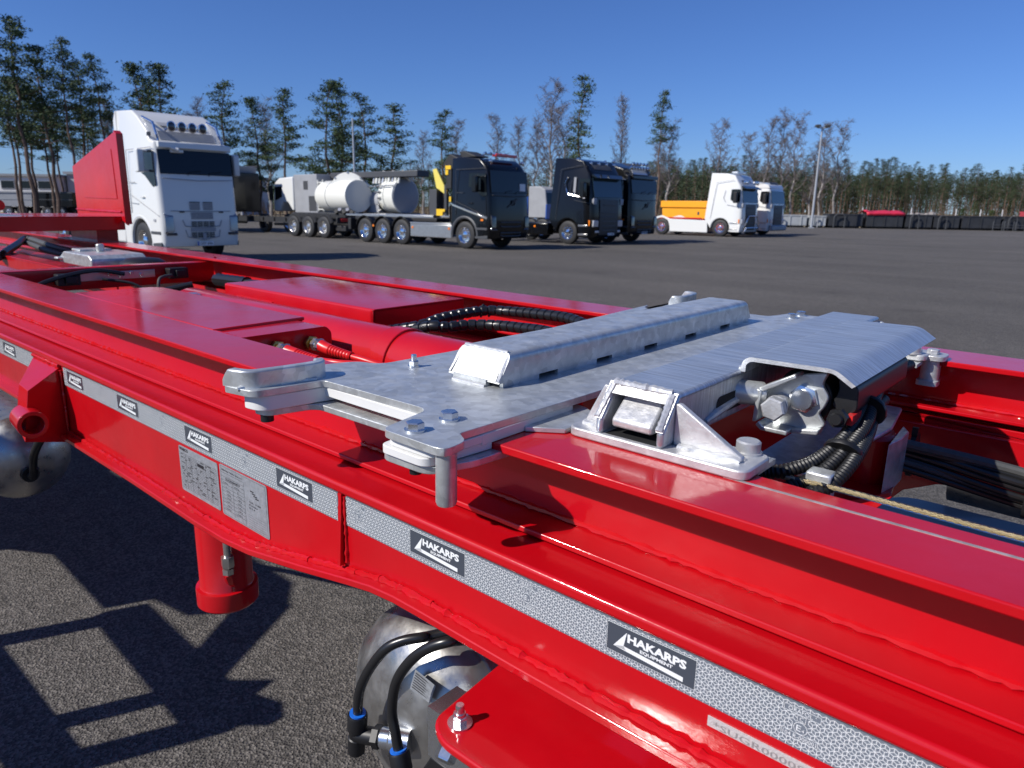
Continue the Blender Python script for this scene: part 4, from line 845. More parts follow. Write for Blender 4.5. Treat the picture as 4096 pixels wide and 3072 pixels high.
        m = MB(); m.tube([(.03, -1.1, 1.98), (.045, 0, 1.95), (.03, 1.1, 1.98)], .018, 6); m.build('windscreen_sill', TGREY, root)
        m = MB(); m.lathe([(.105, -.006), (.105, .010), (.075, .010), (.075, -.006)], (.045, .18, 1.72), (1, 0, 0), 20); m.prism([(-.20, 1.56), (-.17, 1.54), (.50, 1.87), (.47, 1.90)], .048, .056, 'x'); m.build('front_badge', TGREY, root)

def cab_scania(root, paint, H, dark_front, visor=True):
    hw = 1.24
    prof = [(-.74, .34), (-.06, .30), (.02, .42), (.05, 1.2), (.01, 2.02), (-.13, 2.85), (-.20, 3.02), (-.34, 3.20), (-.62, H - .16), (-1.1, H - .04), (-2.10, H), (-2.32, 1.05)]
    cab_shell(root, prof, paint, hw, .10)
    m = MB(); fpanel(m, -1.12, 1.12, 2.03, 2.84, .012, -.128, .018); m.build('windscreen', GLASSL, root, bevel=.015)
    if visor:
        m = MB(); m.prism([(-.12, 2.90), (.16, 2.80), (.18, 2.83), (-.14, 3.0)], -1.16, 1.16, 'y'); m.build('sun_visor', GLASS, root, bevel=.01)
    m = MB(); fpanel(m, -.68, .68, 3.20, 3.40, -.33, -.50, .012); m.build('roof_panel', TGREY, root)
    m = MB(); m.prism([(.048, 1.95), (.075, 1.62), (.082, .5), (.04, .42), (.02, .42)], -.72, .72, 'y'); m.build('grille', GRILLE if dark_front else TBLACK, root, bevel=.02)
    for i in range(5):
        m = MB(); m.box(.075, .095, -.60 + .02 * i, .60 - .02 * i, 1.36 - i * .19, 1.41 - i * .19); m.build('grille_slat', TGREY, root, bevel=.01)
    m = MB(); m.box(.07, .09, -.45, .45, 1.68, 1.76); m.build('name_bar', TGREY, root, bevel=.01)
    def side(s):
        m = MB(); m.prism(rpoly([(-.16, 2.80), (-.72, 2.80), (-.76, 2.20), (-.62, 2.12), (-.14, 2.04)], .04), s * (hw - .012), s * (hw + .004), 'y'); m.build('side_window', GLASS, root, bevel=.006)
        m = MB(); m.prism([(.07, 1.05), (-.10, 1.08), (-.12, .80), (.06, .78)], s * (hw - .46), s * (hw - .085), 'y'); m.build('headlight', LAMPG, root, bevel=.02)
        m = MB(); m.prism([(-.08, 1.06), (-.16, 1.06), (-.15, .82), (-.09, .82)], s * (hw - .02), s * (hw + .006), 'y'); m.build('turn_lamp', AMBER, root, bevel=.008)
        m = MB(); m.box(.0, .07, s * (hw - .40) - .15, s * (hw - .40) + .15, .52, .62); m.build('fog_lamp', LAMPG, root, bevel=.02)
        m = MB(); m.box(-.70, -.20, s * (hw - .1), s * (hw + .01), .78, .86); m.box(-.70, -.2, s * (hw - .1), s * (hw + .01), .40, .48); m.build('step', STEELB, root, bevel=.01)
        a = [(-1.30 + .66 * math.cos(R(t)), .50 + .66 * math.sin(R(t))) for t in range(-6, 187, 14)]
        m = MB(); m.tube([(x, s * (hw - .06), z) for x, z in a], .06, 8); m.build('wheel_arch', paint, root)
        m = MB(); m.prism([(.05, 1.95), (.03, 2.0), (-.10, 1.90), (.03, 1.72)], s * (hw - .30), s * (hw - .06), 'y'); m.build('corner_badge', GREYB if dark_front else paint, root, bevel=.01)
        m = MB(); yy = s * (hw + .003)
        for a, b in (((-1.70, 3.2), (-1.95, 1.05)), ((-1.70, 3.2), (-.6, 3.35)), ((-1.1, 2.75), (-1.2, 2.3)), ((-1.2, 2.3), (-1.05, 2.05)), ((-.95, 1.9), (-.05, 1.75))): m.cyl((a[0], yy, a[1]), (b[0], yy, b[1]), .012, 5)
        m.build('door_seam', TGREY if paint is TBLACK else GREYB, root)
    both(side)
    mirror(root, -.34, 2.0, 2.65, paint if paint is TBLACK else BLACKP, hw)

# white lorry beside the headboard
t = thing('white_lorry', 'large white high-roofed lorry with four round roof lamps, front in shade, beside the red headboard', 'lorry', (-19.3, 9.50, 0)); t.scale = (1, .87, 1)
cab_fh(t, TWHITE, 3.95, WGRILLE, white=True)
roof_lamps(t, -.30, [-.55 + .32 * i for i in range(4)], 3.47, .135)
m = MB(); 
for s in (-1, 1): m.tube([(-1.0, s * 1.0, 3.72), (-.45, s * .98, 3.55), (-.22, s * .98, 3.10)], .035, 8)
m.build('roof_rail', CHROME, t)
m = MB(); m.box(-.15, -.02, -.75, -.35, 2.80, 2.90); m.cyl((-.05, -.80, 2.95), (.10, -.55, 2.86), .05); m.build('close_view_mirror', TWHITE, t, bevel=.03)
numplate(t, .075, .02, .48, 'OSY 69A')
chassis(t, -8.6, -.8)
for s in (-1, 1):
    for x in (-1.30,): wheel(t, x, s * 1.05, s)
    for x in (-4.75, -6.0, -7.45): wheel(t, x, s * 1.05, s, hub=BLUE)
    m = MB(); m.box(-3.9, -2.38, s * 1.22, s * .72, .42, 1.05); m.build('fuel_tank', STEELB if s > 0 else TWHITE, t, bevel=.06); m = MB(); m.box(-2.32, -1.95, s * .75, s * 1.24, .42, 1.10); m.build('side_skirt', TWHITE, t, bevel=.03)
m = MB(); m.prism([(-2.32, 3.95), (-2.50, 3.70), (-2.50, 1.2), (-2.32, 1.2)], -1.18, 1.18, 'y'); m.build('air_deflector', TWHITE, t, bevel=.03)

# black crane lorry
t = thing('black_crane_lorry', 'black four-axle lorry with a folded crane behind its cab and a polished side panel', 'lorry', (-18.1, 20.85, 0)); t.scale = (1, .92, 1)
cab_fh(t, TBLACK, 3.34, TGREY, high=False)
chassis(t, -9.2, -.8)
for s in (-1, 1):
    wheel(t, -1.30, s * 1.06, s)
    for x in (-4.95, -6.17, -7.35): wheel(t, x, s * 1.06, s)
    for x in (-4.95, -6.17, -7.35):
        a = [(x + .60 * math.cos(R(q)), .51 + .60 * math.sin(R(q))) for q in range(15, 171, 16)]
        m = MB()
        for (xa, za), (xb, zb) in zip(a, a[1:]): m.add([(xa, s * .88, za), (xb, s * .88, zb), (xb, s * 1.24, zb), (xa, s * 1.24, za), (xa, s * .88, za + .03), (xb, s * .88, zb + .03), (xb, s * 1.24, zb + .03), (xa, s * 1.24, za + .03)], [(3, 2, 1, 0), (4, 5, 6, 7), (0, 1, 5, 4), (2, 3, 7, 6)])
        m.build('mudguard', CHASS, t)
    m = MB(); m.prism([(-4.35, .36), (-1.98, .36), (-1.98, .86), (-4.35, .86)], s * 1.18, s * 1.24, 'y'); m.build('polished_side_panel', STEELB, t, bevel=.02)
    m = MB(); m.prism([(-4.35, .86), (-1.98, .86), (-1.98, .93), (-4.35, .93)], s * 1.12, s * 1.25, 'y'); m.build('side_rail', STEELB, t, bevel=.01)
    m = MB(); m.box(-8.6, -3.0, s * 1.18, s * 1.24, 1.10, 1.19); m.build('deck_rail', STEELB, t, bevel=.01)
    m = MB(); m.prism([(-1.92, 1.66), (-1.92, 1.59), (-.12, 1.10), (-.10, 1.18)], s * 1.235, s * 1.262, 'y'); m.build('chrome_stripe', CHROME, t, bevel=.006)
    for x in (-4.25, -2.15, -6.75): 
        m = MB(); m.box(x, x + .10, s * 1.24, s * 1.265, .68, .76); m.build('side_marker', AMBER, t, bevel=.01)
roof_lamps(t, -.55, [-.9, -.6, -.3, 0, .3], 3.46, .06, bar=True); roof_lamps(t, -.20, [-1.0, .95], 3.18, .07, ml=LAMPG, bar=False)
m = MB(); m.box(-.62, -.42, -.35, .95, 3.38, 3.48); m.build('beacon_bar', REDL, t, bevel=.02)
m = MB(); m.box(-.03, .0, .62, .95, 2.15, 2.42); m.build('windscreen_card', PLATEW, t)
m = MB(); m.box(-2.75, -2.25, -.55, .55, .95, 1.6); m.cyl((-2.5, 0, 1.5), (-2.5, 0, 3.0), .22); m.prism([(-2.2, 3.35), (-2.75, 3.55), (-3.15, 3.15), (-2.95, 2.85), (-2.4, 3.0)], -.5, .35, 'y'); m.box(-2.35, -2.05, -1.15, -.60, 2.2, 2.95); m.prism([(-2.06, 3.35), (-1.30, 3.40), (-1.95, 3.62), (-2.25, 3.60)], -.5, .3, 'y'); m.build('crane', CHASS, t, bevel=.03)
m = MB(); m.prism([(-3.25, 2.95), (-3.05, 2.98), (-2.42, 2.05), (-2.55, 2.0), (-3.05, 2.25)], -.98, -.90, 'y'); m.build('crane_panel', YELP, t, bevel=.01)
for x0, x1, z0, z1, y in ((-2.35, -2.05, 2.92, 3.06, -1.18), (-2.35, -2.2, 2.72, 2.90, -1.18), (-2.48, -2.34, 2.02, 2.18, -1.1), (-2.08, -1.98, 1.72, 1.92, -1.26), (-2.85, -2.50, 1.20, 1.45, -1.2), (-2.5, -2.38, 1.35, 1.45, -1.2)):
    m = MB(); m.box(x0, x1, y, y + .04, z0, z1); m.build('warning_plate', YEL, t, bevel=.006)
m = MB(); m.box(-3.30, -2.88, -1.15, -.75, 1.2, 2.2); m.build('valve_cabinet', TGREY, t, bevel=.02)
m = MB(); m.cyl((-2.42, -1.05, 1.2), (-2.42, -1.05, 2.35), .09); m.build('stabiliser_leg', TGREY, t)
m = MB(); m.box(-8.7, -3.4, -.62, .62, .93, 1.08); m.box(-8.9, -8.7, -.9, .9, .5, 1.0); m.build('hook_frame', CHASS, t, bevel=.02)
for i in range(5):
    m = MB(); m.cyl((-3.7 - i * .12, -.5 + .2 * i, 1.1), (-3.5 - i * .1, -.3 + .15 * i, 2.35 - .1 * i), .045, 8); m.build('hydraulic_pipe', CHASS if i % 2 else TGREY, t)

# black flat-fronted lorries
def tractor(name, label, x, y, paint, H, dark, lamps):
    t = thing(name, label, 'lorry', (x, y, 0)); cab_scania(t, paint, H, dark); chassis(t, -6.3, -.8)
    return t
t = tractor('black_lorry', 'black lorry with a bent chrome strip under its side window, right of the crane lorry', -18.0, 27.35, TBLACK, 3.70, True, 5)
for s in (-1, 1):
    wheel(t, -1.30, s * 1.05, s); wheel(t, -5.2, s * 1.05, s)
    m = MB(); m.box(-4.2, -2.4, s * .75, s * 1.22, .36, .90); m.build('fuel_tank', TBLACK, t, bevel=.05)
    m = MB(); m.tube([(-1.32, s * 1.25, 2.86), (-1.46, s * 1.25, 2.62), (-1.34, s * 1.25, 2.22), (-1.25, s * 1.25, 2.15), (-.38, s * 1.25, 1.98)], .030, 8); m.build('chrome_strip', CHROME, t)
    m = MB(); m.box(-3.2, -3.1, s * 1.22, s * 1.24, .70, .78); m.build('side_marker', AMBER, t)
    m = MB(); m.prism([(-.98, 2.86), (-.86, 2.86), (-.90, 2.2), (-1.02, 2.25)], s * 1.235, s * 1.25, 'y'); m.build('window_frame', GREYB, t)
roof_lamps(t, -1.0, [-1.05, 1.05], 3.62, .07, ml=LAMPG, bar=False); roof_lamps(t, -.42, [-.9, -.3, .3, .9], 3.44, .06, ml=LAMPG, bar=False)
numplate(t, .07, .2, .46, 'LFX 40K')
t = thing('black_lorry', 'black lorry with double row of roof lamps, left of the orange skip', 'lorry', (-17.95, 30.35, 0))
cab_fh(t, TBLACK, 3.72, TGREY, high=True); chassis(t, -6.3, -.8)
for s in (-1, 1): wheel(t, -1.30, s * 1.05, s); wheel(t, -5.2, s * 1.05, s)
roof_lamps(t, -.38, [-.75 + .25 * i for i in range(7)], 3.42, .085, ml=LAMPD); roof_lamps(t, -.38, [-.6 + .3 * i for i in range(5)], 3.60, .075, ml=LAMPD); roof_lamps(t, -1.2, [-1.0], 3.70, .08, ml=LAMPG, bar=False)
m = MB(); fpanel(m, -.62, .62, 3.13, 3.33, -.31, -.45, .03); m.build('roof_sign', LAMPG, t)
numplate(t, .075, .02, .48, 'MNA 73S')

# white lorries on the right
t = tractor('white_lorry', 'white lorry with red wheel hubs and white side skirts, in front of the orange skip', -18.2, 43.25, TWHITE, 3.76, True, 3)
for s in (-1, 1):
    wheel(t, -1.30, s * 1.05, s, hub=REDL); wheel(t, -5.3, s * 1.05, s, hub=REDL)
    m = MB(); m.prism(rpoly([(-4.7, .22, .05), (-4.72, .55, .1), (-4.85, .90, .1), (-5.3, 1.10, .2), (-5.75, .95, .1), (-5.85, 1.08, 0), (-5.3, 1.22, .1), (-4.7, 1.0, .05), (-2.15, .95, .05), (-2.1, .22, .05)], 0), s * 1.16, s * 1.24, 'y'); m.build('side_skirt', TWHITE, t, bevel=.02)
    m = MB(); m.prism([(-.62, .30), (-.05, .30), (0, .75), (-.62, .62)], s * 1.05, s * 1.245, 'y'); m.build('bumper_corner', TWHITE, t, bevel=.02)
m = MB(); m.tube([(.10, -.95, .55), (.22, -.9, .9), (.22, -.6, 1.25), (.22, .6, 1.25), (.22, .9, .9), (.10, .95, .55)], .04, 10); m.tube([(.14, -.9, .35), (.22, -.85, .55), (.22, .85, .55), (.14, .9, .35)], .04, 10); m.build('bull_bar', CHROME, t)
roof_lamps(t, -.10, [-.95, -.6, .6, .95], 3.2, .12, ml=LAMPG); m = MB(); m.box(-1.1, -.7, -.6, .6, 3.74, 3.86); m.build('beacon_bar', LAMPG, t, bevel=.03)
m = MB(); m.box(-6.2, -2.6, -.9, .9, .95, 1.05); m.box(-6.2, -2.7, -1.0, -.9, 1.02, 1.10); m.build('chassis_deck', REDL, t)
t = thing('white_lorry', 'white lorry standing in shade, rightmost of the parked lorries', 'lorry', (-18.35, 48.05, 0))
cab_scania(t, TWHITE, 3.30, True, visor=False); chassis(t, -6.3, -.8)
m = MB(); m.prism([(-.16, 2.98), (-.30, 3.22), (-1.2, 3.42), (-2.25, 3.42), (-2.25, 2.95)], -1.19, 1.19, 'y'); m.build('roof_cap', TWHITE, t, bevel=.05)
m = MB(); m.prism([(.06, .30), (.25, .36), (.25, .62), (.05, .70)], -1.24, 1.24, 'y'); m.build('bumper', GREYB, t, bevel=.03)
for s in (-1, 1): wheel(t, -1.30, s * 1.05, s); wheel(t, -5.2, s * 1.05, s)
# orange skip behind
t = thing('orange_skip', 'orange open skip with a folded rim, behind the white lorry with red hubs', 'skip', (-22.6, 47.0, 0))
m = MB(); m.prism([(-3.0, .95), (2.8, .95), (2.9, 2.1), (-3.1, 2.1)], -1.15, 1.15, 'y'); b_ = m.build('body', ORANGE, t, bevel=.02)
m = MB(); m.box(-3.15, 2.95, -1.24, -1.15, 1.72, 2.16); m.box(-3.15, 2.95, 1.15, 1.24, 1.72, 2.16); m.build('rim_band', ORANGE, t, bevel=.03)
m = MB(); m.box(-3.0, 2.8, -1.0, 1.0, .75, .95); m.build('base_frame', GREYB, t)
m = MB(); 
for x in (-2.6, 2.4):
    for y in (-.8, .8): m.cyl((x, y, 0), (x, y, .78), .16)
m.build('leg', GREYB, t)
m = MB(); m.box(-.35, -.22, -1.17, -1.155, 1.25, 1.45); m.build('latch', TGREY, t)

# vacuum tanker seen from its tail, second tank, hook lorry and tipper on the left
t = thing('vacuum_tanker', 'white vacuum tanker with a round end hatch and small pale cab facing left', 'tanker', (-38.6, 24.6, 0), 0)
m = MB(); m.prism([(0, 1.15), (.05, 1.9), (.22, 2.75), (.7, 3.0), (2.1, 3.06), (2.1, 1.2), (1.9, 1.2), (1.5, 1.65), (1.0, 1.65), (.6, 1.15)], -1.2, 1.2, 'y'); m.build('cab', TWHITE, t, bevel=.08, seg=3)
m = MB(); m.prism(rpoly([(.25, 1.75), (.25, 2.5), (.95, 2.55), (.95, 1.95), (.6, 1.85)], .05), -1.215, -1.19, 'y'); m.build('side_window', GLASS, t)
m = MB(); m.box(-.02, .12, -1.45, -1.25, 1.75, 2.6); m.build('mirror', BLACKP, t, bevel=.02)
m = MB(); m.box(2.2, 4.4, -1.2, 1.2, 1.1, 3.15); m.build('pump_housing', GREYB, t, bevel=.03)
m = MB(); m.box(3.15, 3.55, -1.215, -1.20, 2.35, 2.8); m.box(3.6, 4.3, -1.21, -1.2, 1.2, 2.0); m.build('housing_vent', TGREY, t)
m = MB(); m.box(4.4, 11.5, -.3, .5, 2.95, 3.25); m.build('boom', TGREY, t, bevel=.03)
m = MB(); m.lathe([(.4, 4.6), (.72, 4.75), (.80, 5.0), (.80, 8.0)], (0, -.35, 2.0), (1, -.10, 0), 32); m.lathe([(.83, 5.9), (.83, 6.0)], (0, -.35, 2.0), (1, -.10, 0), 32); m.build('tank', TANKW, t)
m = MB(); d = Vector((.55, -.83, 0)); c = Vector((6.9, -.95, 2.22)); m.lathe([(.93, -.7), (.93, .02), (.99, .03), (.99, .10), (.90, .11), (.6, .14), (.01, .15)], c, d, 36); h_ = m.build('end_hatch', TANKW, t)
for k in range(8):
    a = k * math.pi / 4; u = Vector((d.y, -d.x, 0)); p = c + d * .08 + (u * math.cos(a) + Vector((0, 0, 1)) * math.sin(a)) * .97; m = MB(); m.cyl(p - d * .05, p + d * .06, .05, 8); m.build('hatch_clamp', STEELB, h_)
for z in (1.3, 1.65, 2.0, 2.35, 2.7): 
    m = MB(); m.cyl((4.5, -1.2, z), (5.0, -1.22, z), .03, 8); m.build('ladder_rung', TANKW, t)
m = MB(); m.cyl((4.5, -1.2, 1.2), (4.5, -1.2, 2.85), .035); m.cyl((5.0, -1.22, 1.2), (5.0, -1.22, 2.85), .035); m.build('ladder_rail', TANKW, t)
m = MB(); m.box(4.4, 10.6, -1.1, 1.1, .95, 1.15); m.build('tank_bed', STEELB, t, bevel=.02); chassis(t, .8, 10.6)
for s in (-1, 1):
    for x in (1.35, 6.6, 7.9): wheel(t, x, s * 1.05, s)
t = thing('white_tank', 'white tank with a shade-painted round end and pipework on top, behind the crane lorry', 'tank', (-28.7, 24.9, 0))
m = MB(); m.lathe([(.84, -1.15), (.86, -1.10), (.86, .0)], (0, 0, 2.03), (1, 0, 0), 36); m.lathe([(.90, -.1), (.90, .02), (.86, .03)], (0, 0, 2.03), (1, 0, 0), 36); m.lathe([(.89, -.8), (.89, -.72)], (0, 0, 2.03), (1, 0, 0), 36); m.build('tank_shell', TANKW, t)
m = MB(); m.lathe([(.85, .02), (.84, .06), (.5, .12), (.01, .14)], (0, 0, 2.03), (1, 0, 0), 36); m.build('tank_end', TANKSHADE, t)
for i in range(9):
    x = -1.9 + i * .25; m = MB(); z = 2.85 + .1 * (i % 3); m.tube([(x, -.5, 2.65), (x + .03, -.45, z + .1), (x + .2, -.1, z + .15), (x + .22, .3, 2.8)], .07 + .02 * (i % 2), 8); m.lathe([(.12, -.04), (.12, .04)], (x + .1, -.3, z + .12), (0, 1, .2), 12); m.build('pipe', TANKW if i % 3 else STEELB, t)
m = MB(); m.cyl((-2.6, -.85, 2.45), (.1, -.85, 2.55), .03); 
for i in range(5): m.lathe([(.30, -.05), (.30, .05)], (-1.0 + .02 * i, -.82, 1.4 + .25 * i), (1, 0, 0), 10) if False else m.cyl((-1.1, -.9, 1.3 + .3 * i), (-.9, -.88, 1.35 + .3 * i), .05)
m.build('hose_rail', STEELB, t)
m = MB(); m.box(-2.7, .1, -.9, .9, .95, 1.2); m.box(-2.6, -2.3, -.9, .9, 0, .95); m.box(-.4, -.1, -.9, .9, 0, .95); m.build('cradle', CHASS, t)
m = MB(); m.lathe([(.45, -2.2), (.5, -2.1), (.5, -1.2)], (0, -.3, 1.75), (1, 0, 0), 24); m.box(-2.2, -1.2, -.75, .1, .9, 1.75); m.build('filter_drum', GREYB, t)
t = thing('black_hook_lorry', 'tail of a black three-axle hook lorry with red rear lamps, left of the white tanker', 'lorry', (-28.4, 21.6, 0))
chassis(t, -8.0, -.1)
for s in (-1, 1):
    for x in (-1.05, -2.35, -3.6): wheel(t, x, s * 1.05, s, rim=STEELB)
    for x in (-1.05, -2.35, -3.6):
        m = MB(); m.tube([(x + .58 * math.cos(R(q)), s * 1.06, .51 + .58 * math.sin(R(q))) for q in range(20, 161, 20)], .09, 6); m.build('mudguard', CHASS, t)
    m = MB(); m.box(.0, .06, s * .75 - .2, s * .75 + .2, .78, .92); m.build('tail_lamp', REDL, t, bevel=.01)
m = MB(); m.box(-.1, .0, -1.15, 1.15, .70, .98); m.box(-4.5, -.1, -.6, .6, .9, 1.15); m.box(-3.2, .3, -.9, -.5, .35, .6); m.build('rear_frame', CHASS, t, bevel=.02)
m = MB(); m.box(.02, .04, -.3, .3, .5, .62); m.build('rear_plate', PLATEW, t)
for i in range(5):
    m = MB(); m.cyl((-.9 + .3 * i, -.4, 1.1), (-.7 + .3 * i, -.7, 1.25 + .1 * (i % 2)), .09, 10); m.build('hook_roller', STEELB if i % 2 else CHASS, t)
t = thing('grey_tipper', 'grey tipper over a black gate frame, right of the big white lorry', 'tipper', (-40.2, 21.0, 0))
m = MB(); m.prism([(-5.0, 2.55), (1.7, 2.55), (2.0, 3.55), (-5.2, 3.55)], -1.25, 1.25, 'y'); m.build('tipper_body', GREYB, t, bevel=.03)
m = MB(); m.box(-5.3, 2.1, -1.30, -1.2, 3.5, 3.62); m.box(-5.3, 2.1, 1.2, 1.30, 3.5, 3.62); m.build('body_rim', CHASS, t)
m = MB(); m.box(-5, 1.7, -1.2, 1.2, 1.1, 2.5); m.build('cage_net', CHASS, t)
for x in (-3.2, -1.8, -.4, 1.0, 1.75):
    m = MB(); m.box(x, x + .07, -1.27, -1.2, 1.1, 2.55); m.build('cage_post', TGREY, t)
m = MB(); m.box(-5, 1.8, -1.28, -1.2, 2.5, 2.6); m.build('cage_rail', STEELB, t)
m = MB(); m.tube(spline([(1.55, -1.3, 2.3), (1.55, -1.3, 3.0), (1.8, -1.3, 3.4), (2.3, -1.3, 3.75)], 6), .07, 10); m.build('exhaust_pipe', mat('exhaust_tan', (.42, .30, .22), .5, .4), t)
m = MB(); m.box(1.95, 2.25, -1.2, 1.2, 1.1, 3.2); m.build('cab_back', TBLACK, t, bevel=.04); m = MB(); m.prism([(2.2, 3.45), (2.35, 3.4), (2.9, 2.5), (2.75, 2.4)], -1.1, -.7, 'y'); m.build('deflector_fin', TWHITE, t)
m = MB(); m.box(2.0, 2.15, -1.28, -1.22, 2.65, 2.95); m.build('warning_plate', YEL, t); m = MB(); m.box(2.0, 2.12, -1.28, -1.22, 1.75, 2.25); m.build('marker_plate', REDL, t)
chassis(t, -5.5, 3.5)
for s in (-1, 1):
    for x in (-4.2, -2.9, 2.9): wheel(t, x, s * 1.05, s, rim=STEELB)
t = thing('blue_lorry', 'blue and grey lorry glimpsed in the gap between the two black lorries', 'lorry', (-44.2, 57.5, 0))
m = MB(); m.prism([(0, .6), (.05, 1.9), (-.15, 3.3), (-.8, 3.6), (-2.2, 3.6), (-2.2, .6)], -1.25, 1.25, 'y'); m.build('cab', GREYB, t, bevel=.08); m = MB(); fpanel(m, -1.1, 1.1, 1.95, 3.0, .06, -.10); m.build('windscreen', GLASS, t)
m = MB(); m.box(-7, -2.3, -1.25, 1.25, .9, 2.7); m.build('load_body', BLUEP, t, bevel=.03); m = MB(); m.box(-.05, .08, -1.25, 1.25, .5, 1.9); m.build('front_panel', BLUEP, t, bevel=.03)
for s in (-1, 1): wheel(t, -1.4, s * 1.05, s); wheel(t, -5, s * 1.05, s)
chassis(t, -7, -.5)

# tipper trailers and a small red lorry far left
for nm, lab, x, y, bm, L_ in (('grey_tipper_trailer', 'grey tipper trailer parked under the pines, at far left', -86.0, 24.0, GREYB, 3.4), ('black_tipper_trailer', 'black tipper trailer parked under the pines beside the red headboard', -82.6, 26.4, TGREY, 3.6)):
    t = thing(nm, lab, 'trailer', (x, y, 0), R(42))
    m = MB(); m.prism([(-L_ / 2, .95), (L_ / 2 - .1, .95), (L_ / 2, 2.35), (-L_ / 2 - .1, 2.35)], -1.2, 1.2, 'y'); m.build('body', bm if bm is GREYB else TBLACK, t, bevel=.03)
    m = MB(); m.box(-L_ / 2 - .15, L_ / 2 + .05, -1.27, -1.19, 2.25, 2.40); m.box(-L_ / 2, L_ / 2, -1.23, -1.2, 1.6, 1.68); m.build('side_rib', GREYB if bm is GREYB else TGREY, t); chassis(t, -L_ / 2, L_ / 2, .55, .9)
    for s in (-1, 1):
        for wx in (-.9, .5): wheel(t, wx, s * 1.0, s, rim=STEELB)
t = thing('red_lorry', 'small red lorry cab far away by the white building', 'lorry', (-103, 38.5, 0), R(-20))
m = MB(); m.prism([(0, .6), (.05, 1.9), (-.15, 3.0), (-.8, 3.4), (-2.2, 3.4), (-2.2, .6)], -1.25, 1.25, 'y'); m.build('cab', CONTR, t, bevel=.08); m = MB(); fpanel(m, -1.1, 1.1, 1.9, 2.8, .06, -.10); m.build('windscreen', GLASS, t); m = MB(); m.box(-9, -2.5, -1.2, 1.2, .8, 1.9); m.build('load_body', TWHITE, t)
for s in (-1, 1): wheel(t, -1.4, s * 1.05, s); wheel(t, -6, s * 1.05, s)

# buildings far left
t = thing('white_building', 'long low white industrial building with window bands behind the left-hand pines', 'building', (-120, 33, 0), R(42))
m = MB(); m.box(-16, 9, -6, 6, 0, 4.6); m.build('wall', WALLW, t); m = MB(); m.box(-16.3, 9.3, -6.3, 6.3, 4.6, 4.9); m.build('roof', WALLG, t)
for i in range(10):
    for z0 in (1.0, 3.0):
        m = MB(); m.box(-15 + i * 2.4, -13.2 + i * 2.4, -6.08, -6.0, z0, z0 + 1.1); f_ = m.build('window', WALLG, t); m = MB(); m.box(-14.9 + i * 2.4, -13.3 + i * 2.4, -6.1, -6.08, z0 + .1, z0 + 1.0); m.build('pane', GLASS, f_)
t = thing('grey_building', 'grey flat-roofed hall with a blue panel behind the left-hand pines', 'building', (-106, 48, 0), R(42))
m = MB(); m.box(-11, 12, -6, 6, 0, 5.0); m.build('wall', mat('hall_cladding', (.40, .42, .45), .6, var=.06, vscale=.4), t); m = MB(); m.box(-11.3, 12.3, -6.3, 6.3, 5.0, 5.35); m.build('roof', WALLG, t); m = MB(); m.box(-3, 1, -6.1, -6.0, 3.2, 4.8); m.build('blue_panel', BLUEP, t)
for i in range(4):
    m = MB(); m.box(-9 + i * 5, -6 + i * 5, -6.08, -6, .1, 3.0); m.build('gate', GREYB, t)

# ------------------------------------------------------------------ row of open containers at the far edge of the yard
def container(name, label, x0, y0, x1, y1, h, body, hook=True, legs=False, depth=2.3):
    dx, dy = x1 - x0, y1 - y0; ln = math.hypot(dx, dy); a = math.atan2(dy, dx)
    t = thing(name, label, 'container', (x0, y0, 0), a, 'hook containers lined up at the far edge of the yard')
    m = MB(); T_ = .06
    m.box(0, ln, 0, T_, .16, h); m.box(0, ln, depth - T_, depth, .16, h); m.box(0, T_, T_, depth - T_, .16, h); m.box(ln - T_, ln, T_, depth - T_, .16, h); m.box(0, ln, 0, depth, .16, .24); m.build('body', body, t)
    m = MB(); m.box(-.03, ln + .03, -.05, .03, h - .12, h); m.box(-.03, ln + .03, depth - .03, depth + .05, h - .12, h); m.build('rim', body, t)
    n = max(2, int(ln / .9))
    for i in range(n):
        m = MB(); x = (i + .5) * ln / n; m.box(x - .05, x + .05, -.06, -.0, .2, h - .12); m.build('rib', body, t)
    m = MB(); m.box(.1, ln - .1, .5, .62, 0, .17); m.box(.1, ln - .1, depth - .62, depth - .5, 0, .17); m.build('skid', CHASS, t)
    if hook:
        m = MB(); m.tube([(ln * .12, -.30, .05), (ln * .12, -.32, h * .78), (ln * .20, -.34, h * .98), (ln * .36, -.34, h * .98), (ln * .44, -.32, h * .8), (ln * .44, -.30, .05)], .06, 6); m.build('hook_bail', GREYB if body is CONTG else TGREY, t)
    return t
u = Vector((18.4, 12.6, 0)).normalized()
def along(s): return (-28.3 + u.x * s, 75.2 + u.y * s)
SEG = [('grey_container', 'pale grey open container, leftmost of the row beyond the yard', -1.8, 2.6, 1.25, CONTG, True), ('grey_container', 'low grey container right of the lamp mast foot', 2.9, 4.5, 1.2, CONTG, True),
       ('dark_container', 'black open container next to the low grey one, round bright fitting at its left end', 4.8, 8.1, 1.42, CONTD, True), ('dark_container', 'dark grey container under the red tarpaulin', 8.5, 12.0, 1.48, CONTD, False),
       ('dark_container', 'black container end with a hook bail, right of the tarpaulin', 12.3, 14.8, 1.46, CONTD, True), ('dark_container', 'black container with hook bail in the middle of the dark row', 15.0, 17.4, 1.40, CONTD, True),
       ('dark_container', 'black container with a pale spot, second from the red one', 17.7, 21.3, 1.40, CONTD, False), ('dark_container', 'black container behind the steel racks, next to the red one', 21.6, 24.0, 1.42, CONTD, True)]
for nm, lab, s0, s1, h, mt_, hk in SEG:
    a, b = along(s0), along(s1); container(nm, lab, *a, *b, h, mt_, hk)
a, b = along(8.4), along(12.1)
m = MB(); 
for i in range(9): pass
N = 10; vs = []
